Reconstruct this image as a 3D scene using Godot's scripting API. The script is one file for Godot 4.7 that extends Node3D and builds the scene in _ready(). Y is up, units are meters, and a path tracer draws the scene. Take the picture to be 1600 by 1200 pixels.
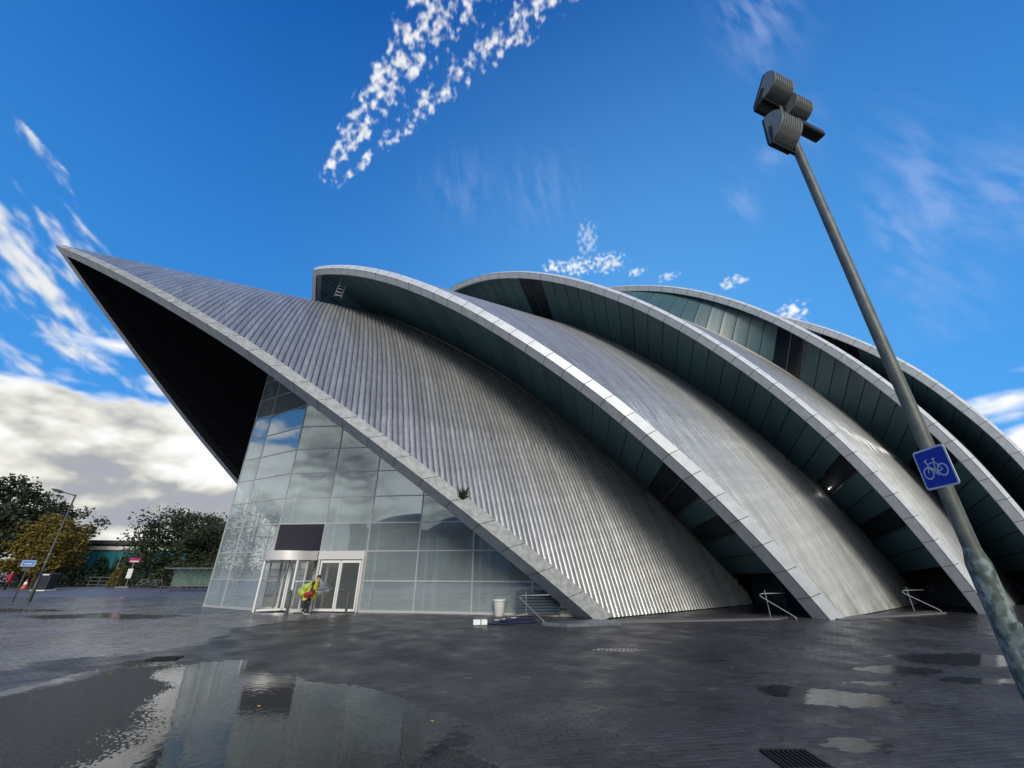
extends Node3D
# A titanium-grey concert hall of overlapping shells, seen from a wet plaza.

var counts := {}
var M := {}
var hall: Node3D
var rng := RandomNumberGenerator.new()

# ---------------------------------------------------------------- hall geometry (local: x along the ridge, y up, z towards the plaza)
const KT := {1: [0, 3, 6, 9, 11, 13, 15, 16.5], 2: [0, 4, 8, 12, 15, 18, 20, 21.5, 22.8], 3: [0, 4, 8, 12, 16, 19, 22, 24, 25.5, 26.85],
	4: [0, 8.7, 12, 15, 18, 21, 24, 26, 28, 29.1, 30], 5: [0, 8, 12, 16, 19.3, 22, 25, 27.5, 29.5, 30.6, 32.4]}
const KV := {1: [0, 2.34, 5.09, 8.35, 11.21, 14.51, 18.4, 22.09], 2: [0, 1.96, 4.57, 7.99, 11.31, 15.42, 19, 22.37, 26.23],
	3: [0, 1.06, 2.9, 5.5, 8.99, 12.38, 16.84, 20.75, 24.85, 30.24], 4: [0, 3.08, 4.58, 6.33, 8.63, 11.61, 15.64, 19.2, 24.11, 28.27, 33.5],
	5: [0, 2.3, 4.1, 6.5, 8.96, 11.22, 14.48, 18.13, 22.42, 25.75, 35.3]}
const H0 := {1: 22.043, 2: 24.998, 3: 27.266, 4: 28.938, 5: 29.242}
const HS := {1: 0.182, 2: 0.183, 3: 0.183, 4: 0.183, 5: 0.183}
const RF := {1: 0.6, 2: 8.03, 3: 16.34, 4: 24.6, 5: 33.0}      # where each rim meets the ground
const RG := {1: -1.2885, 2: -0.794, 3: -0.5149, 4: -0.3365, 5: -0.2059}  # how far it leans forward per metre
const BF := {2: 14.5, 3: 23.0, 4: 32.5, 5: 41.0, 6: 50.0}
const BG := {2: -0.9, 3: -0.69, 4: -0.8, 5: -0.5, 6: -0.2}
const MU := {1: 0.24, 2: -0.1, 3: -0.1, 4: 0.0, 5: 0.0}
const PITCH := 0.27
var ktan := {}
var glass_base: Array = []

func _ready() -> void:
	rng.seed = 4711
	# camera
	var cam := Camera3D.new()
	cam.name = "camera"
	add_child(cam)
	cam.position = Vector3(0, 1.9, 0)
	cam.rotation_degrees = Vector3(24.608, 0, 0)
	cam.projection = Camera3D.PROJECTION_FRUSTUM
	cam.near = 0.05
	cam.far = 2000.0
	cam.size = 2.0 * 0.05 * 600.0 / 631.0
	cam.frustum_offset = Vector2(-3.0 / 631.0 * 0.05, 0.0)
	cam.current = true
	# sky and exposure
	var we := WorldEnvironment.new()
	we.name = "world_environment"
	var env := Environment.new()
	env.background_mode = Environment.BG_SKY
	env.tonemap_mode = Environment.TONE_MAPPER_LINEAR
	env.tonemap_exposure = 1.08
	env.sdfgi_enabled = true
	env.ssao_enabled = true
	env.ssil_enabled = true
	env.ambient_light_source = Environment.AMBIENT_SOURCE_SKY
	var sky := Sky.new()
	var pano := PanoramaSkyMaterial.new()
	pano.panorama = ImageTexture.create_from_image(sky_image(3072))
	pano.energy_multiplier = 1.0
	sky.sky_material = pano
	env.sky = sky
	we.environment = env
	add_child(we)
	# low sun behind the camera's right shoulder, veiled by thin cloud
	var sun := DirectionalLight3D.new()
	sun.name = "sun"
	add_child(sun)
	sun.light_energy = 0.88
	sun.light_color = Color(1.0, 0.96, 0.90)
	sun.light_angular_distance = 26.0
	sun.shadow_enabled = true
	var sd := dir_of(172.0, 27.0)
	sun.look_at_from_position(sd * 50.0, Vector3.ZERO, Vector3.UP)

	make_materials()
	for i in KT:
		ktan[i] = tangents(KT[i], KV[i])
	build_ground()
	build_hall()
	build_surroundings()
	build_street_furniture()
	build_people()
	build_small_things()

# ================================================================ helpers
func dir_of(az: float, el: float) -> Vector3:
	var a := deg_to_rad(az)
	var e := deg_to_rad(el)
	return Vector3(sin(a) * cos(e), sin(e), -cos(a) * cos(e))

func numbered(called: String, parent: Node) -> String:
	var k := str(parent.get_instance_id()) + called
	var n: int = counts.get(k, 0)
	counts[k] = n + 1
	return called if n == 0 else "%s_%03d" % [called, n]

func base(called: String, at: Vector3, turn := 0.0) -> Node3D:
	var o := Node3D.new()
	o.name = numbered(called, self)
	add_child(o)
	o.position = at
	o.rotation.y = turn
	return o

func tag(o: Node, label: String, category: String, group := "", kind := "") -> Node:
	o.set_meta("label", label)
	o.set_meta("category", category)
	if group != "":
		o.set_meta("group", group)
	if kind != "":
		o.set_meta("kind", kind)
	return o

func new_st() -> SurfaceTool:
	var st := SurfaceTool.new()
	st.begin(Mesh.PRIMITIVE_TRIANGLES)
	st.set_smooth_group(-1)
	st.set_color(Color.WHITE)
	return st

func mesh_of(st: SurfaceTool, m: Material) -> ArrayMesh:
	st.generate_normals()
	var me := st.commit()
	if me.get_surface_count() > 0:
		me.surface_set_material(0, m)
	return me

func put(st: SurfaceTool, called: String, m: Material, parent: Node = null) -> MeshInstance3D:
	var p: Node = self if parent == null else parent
	var o := MeshInstance3D.new()
	o.name = numbered(called, p)
	o.mesh = mesh_of(st, m)
	p.add_child(o)
	return o

func put_mesh(me: Mesh, called: String, parent: Node = null) -> MeshInstance3D:
	var p: Node = self if parent == null else parent
	var o := MeshInstance3D.new()
	o.name = numbered(called, p)
	o.mesh = me
	p.add_child(o)
	return o

func structure(o: Node) -> Node:
	o.set_meta("kind", "structure")
	return o

func tri(st: SurfaceTool, a: Vector3, b: Vector3, c: Vector3) -> void:
	st.add_vertex(a)
	st.add_vertex(b)
	st.add_vertex(c)

func quad(st: SurfaceTool, a: Vector3, b: Vector3, c: Vector3, d: Vector3) -> void:
	st.add_vertex(a)
	st.add_vertex(b)
	st.add_vertex(c)
	st.add_vertex(a)
	st.add_vertex(c)
	st.add_vertex(d)

func strip(st: SurfaceTool, p: Array, q: Array, smooth := -1) -> void:
	st.set_smooth_group(smooth)
	for i in p.size() - 1:
		quad(st, p[i], p[i + 1], q[i + 1], q[i])
	st.set_smooth_group(-1)

func box(st: SurfaceTool, c: Vector3, s: Vector3, b := Basis()) -> void:
	var h := s * 0.5
	var v: Array = []
	for k in 8:
		v.append(c + b * Vector3(h.x if k & 1 else -h.x, h.y if k & 2 else -h.y, h.z if k & 4 else -h.z))
	quad(st, v[0], v[2], v[3], v[1])
	quad(st, v[4], v[5], v[7], v[6])
	quad(st, v[0], v[4], v[6], v[2])
	quad(st, v[1], v[3], v[7], v[5])
	quad(st, v[2], v[6], v[7], v[3])
	quad(st, v[0], v[1], v[5], v[4])

# box with chamfered edges
func cbox(st: SurfaceTool, c: Vector3, s: Vector3, ch: float, b := Basis()) -> void:
	var h := s * 0.5
	var hull: Array = []
	for sx in [-1, 1]:
		for sy in [-1, 1]:
			for sz in [-1, 1]:
				hull.append(Vector3(sx, sy, sz))
	var P := func(sg: Vector3, ax: int) -> Vector3:
		var p := Vector3(sg.x * (h.x - (0.0 if ax == 0 else ch)), sg.y * (h.y - (0.0 if ax == 1 else ch)), sg.z * (h.z - (0.0 if ax == 2 else ch)))
		return c + b * p
	for ax in 3:
		for sg in [-1, 1]:
			var u := (ax + 1) % 3
			var w := (ax + 2) % 3
			var cs: Array = []
			for q in [[-1, -1], [1, -1], [1, 1], [-1, 1]]:
				var s3 := Vector3()
				s3[ax] = sg
				s3[u] = q[0]
				s3[w] = q[1]
				cs.append(P.call(s3, ax))
			if sg > 0:
				quad(st, cs[0], cs[3], cs[2], cs[1])
			else:
				quad(st, cs[0], cs[1], cs[2], cs[3])
	for ax in 3:   # edges parallel to ax
		var u := (ax + 1) % 3
		var w := (ax + 2) % 3
		for q in [[-1, -1], [1, -1], [1, 1], [-1, 1]]:
			var a := Vector3()
			a[ax] = -1
			a[u] = q[0]
			a[w] = q[1]
			var e := a
			e[ax] = 1
			if q[0] * q[1] > 0:
				quad(st, P.call(a, u), P.call(e, u), P.call(e, w), P.call(a, w))
			else:
				quad(st, P.call(a, u), P.call(a, w), P.call(e, w), P.call(e, u))
	for s3 in hull:
		if s3.x * s3.y * s3.z > 0:
			tri(st, P.call(s3, 0), P.call(s3, 2), P.call(s3, 1))
		else:
			tri(st, P.call(s3, 0), P.call(s3, 1), P.call(s3, 2))

func beam(st: SurfaceTool, a: Vector3, b: Vector3, w: float, d: float, side := Vector3.UP) -> void:
	var z := (b - a).normalized()
	var x := side.cross(z)
	if x.length() < 0.01:
		x = Vector3.RIGHT.cross(z)
	x = x.normalized()
	var y := z.cross(x)
	box(st, (a + b) * 0.5, Vector3(w, d, a.distance_to(b)), Basis(x, y, z))

func tube(st: SurfaceTool, pts: Array, radii, n := 10, caps := true, smooth := 1) -> void:
	var rings: Array = []
	var ref := Vector3.UP
	for i in pts.size():
		var t: Vector3 = (pts[mini(i + 1, pts.size() - 1)] - pts[maxi(i - 1, 0)]).normalized()
		if absf(t.dot(ref)) > 0.95:
			ref = Vector3.RIGHT if absf(t.x) < 0.9 else Vector3.BACK
		var x := ref.cross(t).normalized()
		var y := t.cross(x)
		ref = y
		var r: float = radii[i] if radii is Array else radii
		var ring: Array = []
		for k in n:
			var a := TAU * k / n
			ring.append(pts[i] + (x * cos(a) + y * sin(a)) * r)
		rings.append(ring)
	st.set_smooth_group(smooth)
	for i in rings.size() - 1:
		for k in n:
			var k2 := (k + 1) % n
			quad(st, rings[i][k], rings[i + 1][k], rings[i + 1][k2], rings[i][k2])
	st.set_smooth_group(-1)
	if caps:
		for k in range(1, n - 1):
			tri(st, rings[0][0], rings[0][k], rings[0][k + 1])
			var l: Array = rings[-1]
			tri(st, l[0], l[k + 1], l[k])

# polygon in the xz plane at height y, thickness h downwards
func slab(st: SurfaceTool, poly: PackedVector2Array, y: float, h: float) -> void:
	var ix := Geometry2D.triangulate_polygon(poly)
	for k in range(0, ix.size(), 3):
		var a := poly[ix[k]]
		var b := poly[ix[k + 1]]
		var c := poly[ix[k + 2]]
		if (b - a).cross(c - a) < 0:
			var q := b
			b = c
			c = q
		st.set_uv(a)
		st.add_vertex(Vector3(a.x, y, a.y))
		st.set_uv(b)
		st.add_vertex(Vector3(b.x, y, b.y))
		st.set_uv(c)
		st.add_vertex(Vector3(c.x, y, c.y))
	if h > 0.0:
		for k in poly.size():
			var a := poly[k]
			var b := poly[(k + 1) % poly.size()]
			quad(st, Vector3(a.x, y, a.y), Vector3(b.x, y, b.y), Vector3(b.x, y - h, b.y), Vector3(a.x, y - h, a.y))

func blob_outline(pts: Array, jitter: float, sub: int, seed_: int) -> PackedVector2Array:
	var c := Curve2D.new()
	var n := pts.size()
	var fn := FastNoiseLite.new()
	fn.seed = seed_
	fn.frequency = 1.6
	var out := PackedVector2Array()
	for i in n:
		var p0: Vector2 = pts[(i - 1 + n) % n]
		var p1: Vector2 = pts[i]
		var p2: Vector2 = pts[(i + 1) % n]
		var p3: Vector2 = pts[(i + 2) % n]
		for k in sub:
			var q := p1.cubic_interpolate(p2, p0, p3, float(k) / sub)
			out.append(q + Vector2(fn.get_noise_2d(q.x * 2.0, q.y * 2.0), fn.get_noise_2d(q.x * 2.0 + 50.0, q.y * 2.0)) * jitter)
	return out

# ================================================================ sky: air and clouds only
func sky_image(w: int) -> Image:
	var h := w / 2
	var data := PackedFloat32Array()
	data.resize(w * h * 3)
	var n1 := FastNoiseLite.new()
	n1.seed = 11
	n1.noise_type = FastNoiseLite.TYPE_SIMPLEX_SMOOTH
	n1.fractal_type = FastNoiseLite.FRACTAL_FBM
	n1.fractal_octaves = 5
	n1.frequency = 1.0
	var n2: FastNoiseLite = n1.duplicate()
	n2.seed = 27
	n2.fractal_octaves = 4
	var tc := dir_of(-16.0, 58.0)
	var tx := Vector3.UP.cross(-tc).normalized() * -1.0
	tx = tc.cross(Vector3.UP).normalized()
	var ty := tx.cross(tc).normalized()
	var tip := tan_pt(dir_of(-33.5, 46.0), tc, tx, ty)
	var ax := (tan_pt(dir_of(-9.0, 68.5), tc, tx, ty) - tip).normalized()
	var ay := Vector2(-ax.y, ax.x)
	var glow := dir_of(20.0, 33.0)
	var veiled := dir_of(172.0, 27.0)
	var puffs := [[11.0, 40.3, 3.2, 1.1, 0.9], [16.5, 40.2, 2.6, 1.3, 0.75], [7.0, 40.6, 1.6, 0.8, 0.95], [13.5, 43.5, 1.8, 2.2, 0.4], [21.0, 38.2, 1.6, 0.5, 0.7], [25.5, 36.6, 1.6, 0.5, 0.6], [34.0, 33.6, 1.9, 0.7, 0.75], [39.6, 28.2, 1.5, 1.1, 0.95], [38.6, 27.0, 1.8, 0.6, 0.8]]
	var wisps := [[55.5, 34.0, 3.0, 6.0, 0.3], [51.5, 31.0, 1.6, 5.0, 0.32], [59.5, 30.5, 3.5, 4.5, 0.26], [38.2, 42.3, 1.6, 2.2, 0.24], [49.0, 57.5, 5.0, 4.0, 0.3], [43.5, 45.0, 2.0, 1.4, 0.18], [48.0, 46.0, 2.2, 3.0, 0.16], [-10.0, 50.0, 6.0, 3.5, 0.12], [5.0, 50.0, 7.0, 4.0, 0.10], [52.0, 26.0, 4.0, 5.0, 0.14]]
	var st := Vector3(1.0, 3.2, 1.0)
	for j in h:
		var el := PI * 0.5 - (j + 0.5) / h * PI
		var eld := rad_to_deg(el)
		var ce := cos(el)
		var se := sin(el)
		if eld < -0.5:
			for i in w:
				var o0 := (j * w + i) * 3
				data[o0] = 0.10
				data[o0 + 1] = 0.11
				data[o0 + 2] = 0.12
			continue
		var up := clampf(eld / 70.0, 0.0, 1.0)
		var br := lerpf(0.12, 0.0010, pow(up, 0.45))
		var bg := lerpf(0.47, 0.072, pow(up, 0.60))
		var bb := lerpf(0.95, 0.345, pow(up, 0.8))
		for i in w:
			var azd := fposmod((i + 0.5) / w * 360.0 + 180.0, 360.0) - 180.0
			var az := deg_to_rad(azd)
			var d := Vector3(sin(az) * ce, se, -cos(az) * ce)
			var r := br
			var g := bg
			var b := bb
			var gl := d.dot(glow)
			if gl > 0.5:
				var q := pow((gl - 0.5) * 2.0, 3.0)
				r += 0.055 * q
				g += 0.13 * q
				b += 0.16 * q
			var cover := 0.0
			var lit := 0.9
			# the bank of cloud along the horizon, low ahead and to the right, taller behind
			var a := absf(azd)
			var top := 19.5
			if azd > -34.0 and azd < 62.0:
				top = lerpf(19.5, 11.5, clampf((azd + 34.0) / 40.0, 0.0, 1.0))
			elif azd >= 62.0:
				top = lerpf(11.5, 40.0, clampf((a - 62.0) / 26.0, 0.0, 1.0))
			elif azd < -76.0:
				top = lerpf(19.5, 12.0, clampf((a - 76.0) / 20.0, 0.0, 1.0)) + lerpf(0.0, 24.0, smoothstep(118.0, 150.0, a))
			if eld < top + 20.0:
				var w1: float = n1.get_noise_3dv(d * st * 2.6)
				var w2: float = n2.get_noise_3dv(d * Vector3(1.0, 2.4, 1.0) * 6.5 + Vector3(3, 1, 7))
				var wf := 10.0 if a < 70.0 else 20.0
				var edge := top - eld + w1 * wf + w2 * 6.0 + maxf(0.0, 9.0 - eld) * 0.6
				cover = smoothstep(-1.2, 4.0, edge)
				if cover > 0.0:
					var thick := clampf(edge / 13.0, 0.0, 1.0)
					var w3: float = n1.get_noise_3dv(d * Vector3(1.0, 2.0, 1.0) * 9.0 + Vector3(21, 5, 2))
					var w4 := absf(n1.get_noise_3dv(d * Vector3(1.0, 1.8, 1.0) * 4.2 + Vector3(7, 3, 1)))
					var k := 0.31 + 0.45 * w2 + 0.65 * w1 + 0.85 * w4 + 0.30 * absf(w3)
					lit = lerpf(1.0, lerpf(0.30, 1.02, smoothstep(0.02, 0.95, k)), smoothstep(0.06, 0.4, thick))
			# fine mackerel puffs fanning out overhead
			if eld > 43.0 and azd > -44.0 and azd < 24.0:
				var p := tan_pt(d, tc, tx, ty) - tip
				var u := p.dot(ax)
				var v := p.dot(ay)
				if u > -0.03 and u < 0.9:
					var wd := 0.022 + 0.155 * u
					var s1 := 1.0 - smoothstep(0.35, 1.0, absf(v - wd * 0.42) / (wd * 0.80))
					var s2 := 1.0 - smoothstep(0.3, 1.0, absf(v + wd * 0.78) / (wd * 0.42))
					var en := maxf(s1, s2 * 0.85) * smoothstep(-0.02, 0.04, u)
					if en > 0.01:
						var c1: float = n2.get_noise_2d(p.dot(ax) * 27.0 + 9.0, p.dot(ay) * 36.0)
						var c2: float = n2.get_noise_2d(p.x * 62.0, p.y * 62.0)
						var c3: float = n1.get_noise_2d(p.x * 12.0 + 40.0, p.y * 12.0)
						var cc := smoothstep(-0.12, 0.95, c1 * 1.0 + c2 * 0.62 + c3 * 0.3 + (en - 0.66) * 0.75)
						if cc > cover:
							cover = cc * 0.93
							lit = 0.93
			# streaks of high cloud on the left
			if azd < -42.0 and azd > -80.0 and eld > 14.0 and eld < 44.0:
				var x := azd + 56.0
				var y := eld - 25.0
				var lx := x * 0.84 - y * 0.54
				var ly := x * 0.54 + y * 0.84
				var en2 := exp(-(lx * lx) / 120.0 - (ly * ly) / 15.0)
				if en2 > 0.03:
					var f1: float = n1.get_noise_2d(lx * 0.075, ly * 0.34 + 5.0)
					var f2: float = n2.get_noise_2d(lx * 0.35 + 30.0, ly * 1.1)
					var cs := smoothstep(-0.05, 0.95, f1 * 1.1 + f2 * 0.5 + (en2 - 0.36) * 0.9) * 0.9
					if cs > cover:
						cover = cs
						lit = 0.88
			if azd > 0.0 and azd < 46.0 and eld > 24.0 and eld < 48.0:
				for pf in puffs:
					var dx: float = (azd - pf[0]) / pf[2]
					var dy: float = (eld - pf[1]) / pf[3]
					var rr := dx * dx + dy * dy
					if rr < 3.0:
						var f: float = n1.get_noise_2d(azd * 0.9 + pf[0], eld * 1.3)
						var f5: float = n2.get_noise_2d(azd * 1.1, eld * 1.5)
						var cp: float = smoothstep(-0.05, 0.95, 0.55 - rr * 0.5 + f * 0.9 + f5 * 0.5) * pf[4]
						if cp > cover:
							cover = cp
							lit = 0.97
			var veil := 0.0
			if eld > 20.0 and azd > -20.0 and azd < 75.0:
				for pf in wisps:
					var dx: float = (azd - pf[0]) / pf[2]
					var dy: float = (eld - pf[1]) / pf[3]
					var rr := dx * dx + dy * dy
					if rr < 4.0:
						var f: float = n1.get_noise_2d((azd + eld * 0.5) * 0.35 + pf[0], (eld - azd * 0.9) * 0.12)
						veil = maxf(veil, clampf(exp(-rr) * (0.55 + f * 1.5), 0.0, 1.0) * pf[4])
			if veil > 0.0:
				r = lerpf(r, 0.50, veil)
				g = lerpf(g, 0.58, veil)
				b = lerpf(b, 0.88, veil)
			if cover > 0.0:
				var sv := d.dot(veiled)
				if sv > 0.6:
					lit *= 1.0 + 0.55 * pow((sv - 0.6) / 0.4, 2.0)
				var gy := 1.0 - minf(lit, 1.0)
				var warm := smoothstep(0.35, 0.75, lit) * (1.0 - smoothstep(0.75, 1.0, lit))
				r = lerpf(r, lit * (0.97 - gy * 0.17 + warm * 0.035), cover)
				g = lerpf(g, lit * (0.97 - gy * 0.11 + warm * 0.01), cover)
				b = lerpf(b, lit * (0.97 - gy * 0.03 - warm * 0.08), cover)
			var o := (j * w + i) * 3
			data[o] = r
			data[o + 1] = g
			data[o + 2] = b
	return Image.create_from_data(w, h, false, Image.FORMAT_RGBF, data.to_byte_array())

func tan_pt(d: Vector3, c: Vector3, x: Vector3, y: Vector3) -> Vector2:
	var k := d.dot(c)
	if k < 0.05:
		return Vector2(99, 99)
	return Vector2(d.dot(x), d.dot(y)) / k

# ================================================================ materials
func mat(called: String, r: float, g: float, b: float, rough: float, metal := 0.0, spec := 0.5) -> StandardMaterial3D:
	var m := StandardMaterial3D.new()
	m.resource_name = called
	m.albedo_color = Color(r, g, b).linear_to_srgb()
	m.roughness = rough
	m.metallic = metal
	m.metallic_specular = spec
	M[called] = m
	return m

func noise_tex(freq: float, lo: float, hi: float, seed_ := 1, oct := 4, size := 512) -> NoiseTexture2D:
	var fn := FastNoiseLite.new()
	fn.seed = seed_
	fn.frequency = freq
	fn.fractal_octaves = oct
	var t := NoiseTexture2D.new()
	t.width = size
	t.height = size
	t.seamless = true
	t.noise = fn
	var ramp := Gradient.new()
	ramp.set_color(0, Color(lo, lo, lo))
	ramp.set_color(1, Color(hi, hi, hi))
	t.color_ramp = ramp
	return t

func normal_tex(freq: float, strength: float, seed_ := 1, oct := 4, size := 512) -> NoiseTexture2D:
	var fn := FastNoiseLite.new()
	fn.seed = seed_
	fn.frequency = freq
	fn.fractal_octaves = oct
	var t := NoiseTexture2D.new()
	t.width = size
	t.height = size
	t.seamless = true
	t.as_normal_map = true
	t.bump_strength = strength
	t.noise = fn
	return t

func tri_planar(m: StandardMaterial3D, s: Vector3, world := true) -> void:
	m.uv1_triplanar = true
	m.uv1_world_triplanar = world
	m.uv1_scale = s

func make_materials() -> void:
	var grime := noise_tex(0.012, 0.72, 1.0, 3, 5)
	var rvar := noise_tex(0.02, 0.55, 1.0, 5, 4)
	for k in 4:
		var m := mat("alu_%d" % k, 0.73 + 0.03 * k, 0.76 + 0.03 * k, 0.76 + 0.03 * k, 0.50 + 0.04 * (k % 2), 0.66)
		m.albedo_texture = grime
		m.roughness_texture = rvar
		m.vertex_color_use_as_albedo = true
		tri_planar(m, Vector3(0.9, 0.10, 0.9), false)
	var f := mat("fascia", 0.60, 0.66, 0.72, 0.42, 0.2)
	f.albedo_texture = noise_tex(0.01, 0.84, 1.0, 8, 5)
	tri_planar(f, Vector3(0.35, 0.35, 0.35), false)
	var f2 := mat("fascia_cap", 0.40, 0.43, 0.44, 0.55, 0.15)
	f2.albedo_texture = noise_tex(0.012, 0.70, 1.0, 18, 5)
	tri_planar(f2, Vector3(0.5, 0.5, 0.5), false)
	var f3 := mat("fascia_light", 0.62, 0.67, 0.72, 0.52, 0.25)
	f3.albedo_texture = noise_tex(0.01, 0.86, 1.0, 28, 5)
	tri_planar(f3, Vector3(0.35, 0.35, 0.35), false)
	mat("core", 0.03, 0.035, 0.04, 0.7)
	for k in 3:
		var g := mat("teal_%d" % k, 0.038 + 0.005 * k, 0.086 + 0.010 * k, 0.102 + 0.010 * k, 0.36, 0.0, 0.5)
	mat("soffit", 0.012, 0.013, 0.017, 0.75, 0.0, 0.25)
	mat("slat", 0.02, 0.021, 0.027, 0.6, 0.0, 0.3)
	mat("joint", 0.006, 0.008, 0.009, 0.8)
	mat("dark_glass", 0.008, 0.012, 0.018, 0.15, 0.0, 0.5)
	var gu := mat("gutter", 0.30, 0.31, 0.31, 0.5, 0.5)
	gu.albedo_texture = noise_tex(0.05, 0.55, 1.0, 9, 3)
	tri_planar(gu, Vector3(0.8, 0.8, 0.8), false)
	mat("frame", 0.44, 0.46, 0.47, 0.45, 0.3)
	mat("door_frame", 0.70, 0.72, 0.73, 0.4, 0.1)
	mat("frame_dark", 0.10, 0.11, 0.12, 0.4, 0.4)
	mat("steel", 0.62, 0.62, 0.62, 0.28, 0.9)
	mat("canopy", 0.62, 0.63, 0.64, 0.45, 0.4)
	var pane := mat("pane", 0.66, 0.80, 0.86, 0.012, 0.48, 0.7)
	pane.transparency = BaseMaterial3D.TRANSPARENCY_ALPHA
	pane.albedo_color.a = 0.02
	var dp := mat("door_pane", 0.7, 0.8, 0.82, 0.02, 0.08, 0.6)
	dp.transparency = BaseMaterial3D.TRANSPARENCY_ALPHA
	dp.albedo_color.a = 0.02
	var sg := mat("shelter_glass", 0.35, 0.55, 0.5, 0.05, 0.0, 0.6)
	sg.transparency = BaseMaterial3D.TRANSPARENCY_ALPHA
	sg.albedo_color.a = 0.22
	mat("lobby_floor", 0.02, 0.022, 0.022, 0.3)
	mat("lobby_wall", 0.010, 0.016, 0.018, 0.6)
	mat("lobby_light", 0.13, 0.145, 0.14, 0.6)
	mat("lobby_teal", 0.012, 0.05, 0.052, 0.5)
	mat("poster", 0.012, 0.010, 0.022, 0.5)
	mat("vinyl", 0.014, 0.012, 0.024, 0.12, 0.0, 0.5)
	mat("poster_face", 0.10, 0.06, 0.07, 0.6)
	# ground
	var pv := mat("paver", 0.046, 0.048, 0.051, 0.60, 0.0, 0.40)
	pv.vertex_color_use_as_albedo = true
	pv.roughness_texture = noise_tex(0.006, 0.34, 1.0, 12, 5, 1024)
	pv.normal_enabled = true
	pv.normal_texture = normal_tex(0.02, 3.0, 14, 5, 1024)
	pv.normal_scale = 0.35
	tri_planar(pv, Vector3(0.12, 0.12, 0.12))
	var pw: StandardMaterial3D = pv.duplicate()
	pw.resource_name = "paver_wet_glare"
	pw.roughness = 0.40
	M["paver_wet_glare"] = pw
	pw.albedo_color = Color(0.125, 0.126, 0.132).linear_to_srgb()  # paler than the dry blocks: reflected sky glare painted into the colour
	var bed := mat("bedding", 0.034, 0.034, 0.036, 0.42)
	bed.roughness_texture = noise_tex(0.008, 0.4, 1.0, 13, 5, 1024)
	bed.normal_enabled = true
	bed.normal_texture = normal_tex(0.03, 4.0, 15, 5, 1024)
	bed.normal_scale = 0.4
	tri_planar(bed, Vector3(0.10, 0.10, 0.10))
	var fp := mat("far_paving", 0.20, 0.20, 0.212, 0.5)  # pale base colour paints in the sky reflection on the distant ground
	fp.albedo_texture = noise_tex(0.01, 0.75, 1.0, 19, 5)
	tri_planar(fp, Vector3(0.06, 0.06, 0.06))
	var asp := mat("asphalt", 0.045, 0.045, 0.046, 0.24, 0.0, 0.5)
	asp.albedo_texture = noise_tex(0.12, 0.35, 1.0, 21, 4, 512)
	asp.normal_enabled = true
	asp.normal_texture = normal_tex(0.055, 14.0, 22, 4, 1024)
	asp.normal_scale = 1.6
	tri_planar(asp, Vector3(0.5, 0.5, 0.5))
	var wet := mat("water", 0.03, 0.038, 0.038, 0.05, 0.0, 0.42)
	wet.transparency = BaseMaterial3D.TRANSPARENCY_ALPHA
	wet.albedo_color.a = 0.25
	wet.normal_enabled = true
	wet.normal_texture = normal_tex(0.02, 2.0, 44, 3, 512)
	wet.normal_scale = 0.10
	tri_planar(wet, Vector3(0.5, 0.5, 0.5))
	mat("kerb", 0.10, 0.105, 0.11, 0.4)
	mat("iron", 0.015, 0.015, 0.016, 0.5, 0.6)
	var plinth := mat("plinth", 0.16, 0.19, 0.21, 0.3)
	plinth.albedo_texture = grime
	tri_planar(plinth, Vector3(0.6, 0.6, 0.6))
	# street things
	var mast := mat("mast", 0.125, 0.150, 0.140, 0.5, 0.1)
	mast.albedo_texture = noise_tex(0.012, 0.62, 1.0, 31, 5)
	tri_planar(mast, Vector3(1.4, 0.7, 1.4))
	var mb := mat("mast_base", 0.19, 0.23, 0.235, 0.6)
	var peel := NoiseTexture2D.new()
	peel.width = 512
	peel.height = 512
	peel.seamless = true
	var pn := FastNoiseLite.new()
	pn.seed = 5
	pn.frequency = 0.011
	pn.fractal_octaves = 5
	peel.noise = pn
	var pg := Gradient.new()
	pg.offsets = PackedFloat32Array([0.0, 0.36, 0.44, 0.56, 0.63, 1.0])
	pg.colors = PackedColorArray([Color(0.42, 0.44, 0.38), Color(0.5, 0.55, 0.5), Color(0.62, 0.68, 0.68), Color(0.68, 0.75, 0.77), Color(0.98, 1.05, 1.1), Color(1.0, 1.0, 1.0)])
	peel.color_ramp = pg
	mb.albedo_texture = peel
	tri_planar(mb, Vector3(2.2, 1.3, 2.2))
	mat("flood", 0.17, 0.19, 0.195, 0.45, 0.25)
	mat("flood_dark", 0.012, 0.013, 0.014, 0.5)
	mat("sign_blue", 0.001, 0.042, 0.44, 0.5, 0.0, 0.3)
	mat("sign_white", 0.62, 0.68, 0.74, 0.4)
	mat("galv", 0.22, 0.24, 0.25, 0.45, 0.5)
	mat("post_grey", 0.06, 0.066, 0.07, 0.5, 0.3)
	mat("board_blue", 0.05, 0.20, 0.52, 0.5)
	mat("magenta", 0.34, 0.012, 0.10, 0.5)
	mat("white", 0.72, 0.73, 0.74, 0.5)
	mat("orange", 0.42, 0.09, 0.025, 0.5)
	mat("bin_dark", 0.02, 0.026, 0.034, 0.45)
	mat("rail", 0.11, 0.12, 0.11, 0.5, 0.3)
	mat("bark", 0.035, 0.028, 0.022, 0.9)
	for k in 3:
		var lf := mat("leaf_dark_%d" % k, 0.017 + 0.006 * k, 0.027 + 0.010 * k, 0.010 + 0.003 * k, 0.7)
		lf.backlight_enabled = true
		lf.backlight = Color(0.05, 0.06, 0.02)
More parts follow.
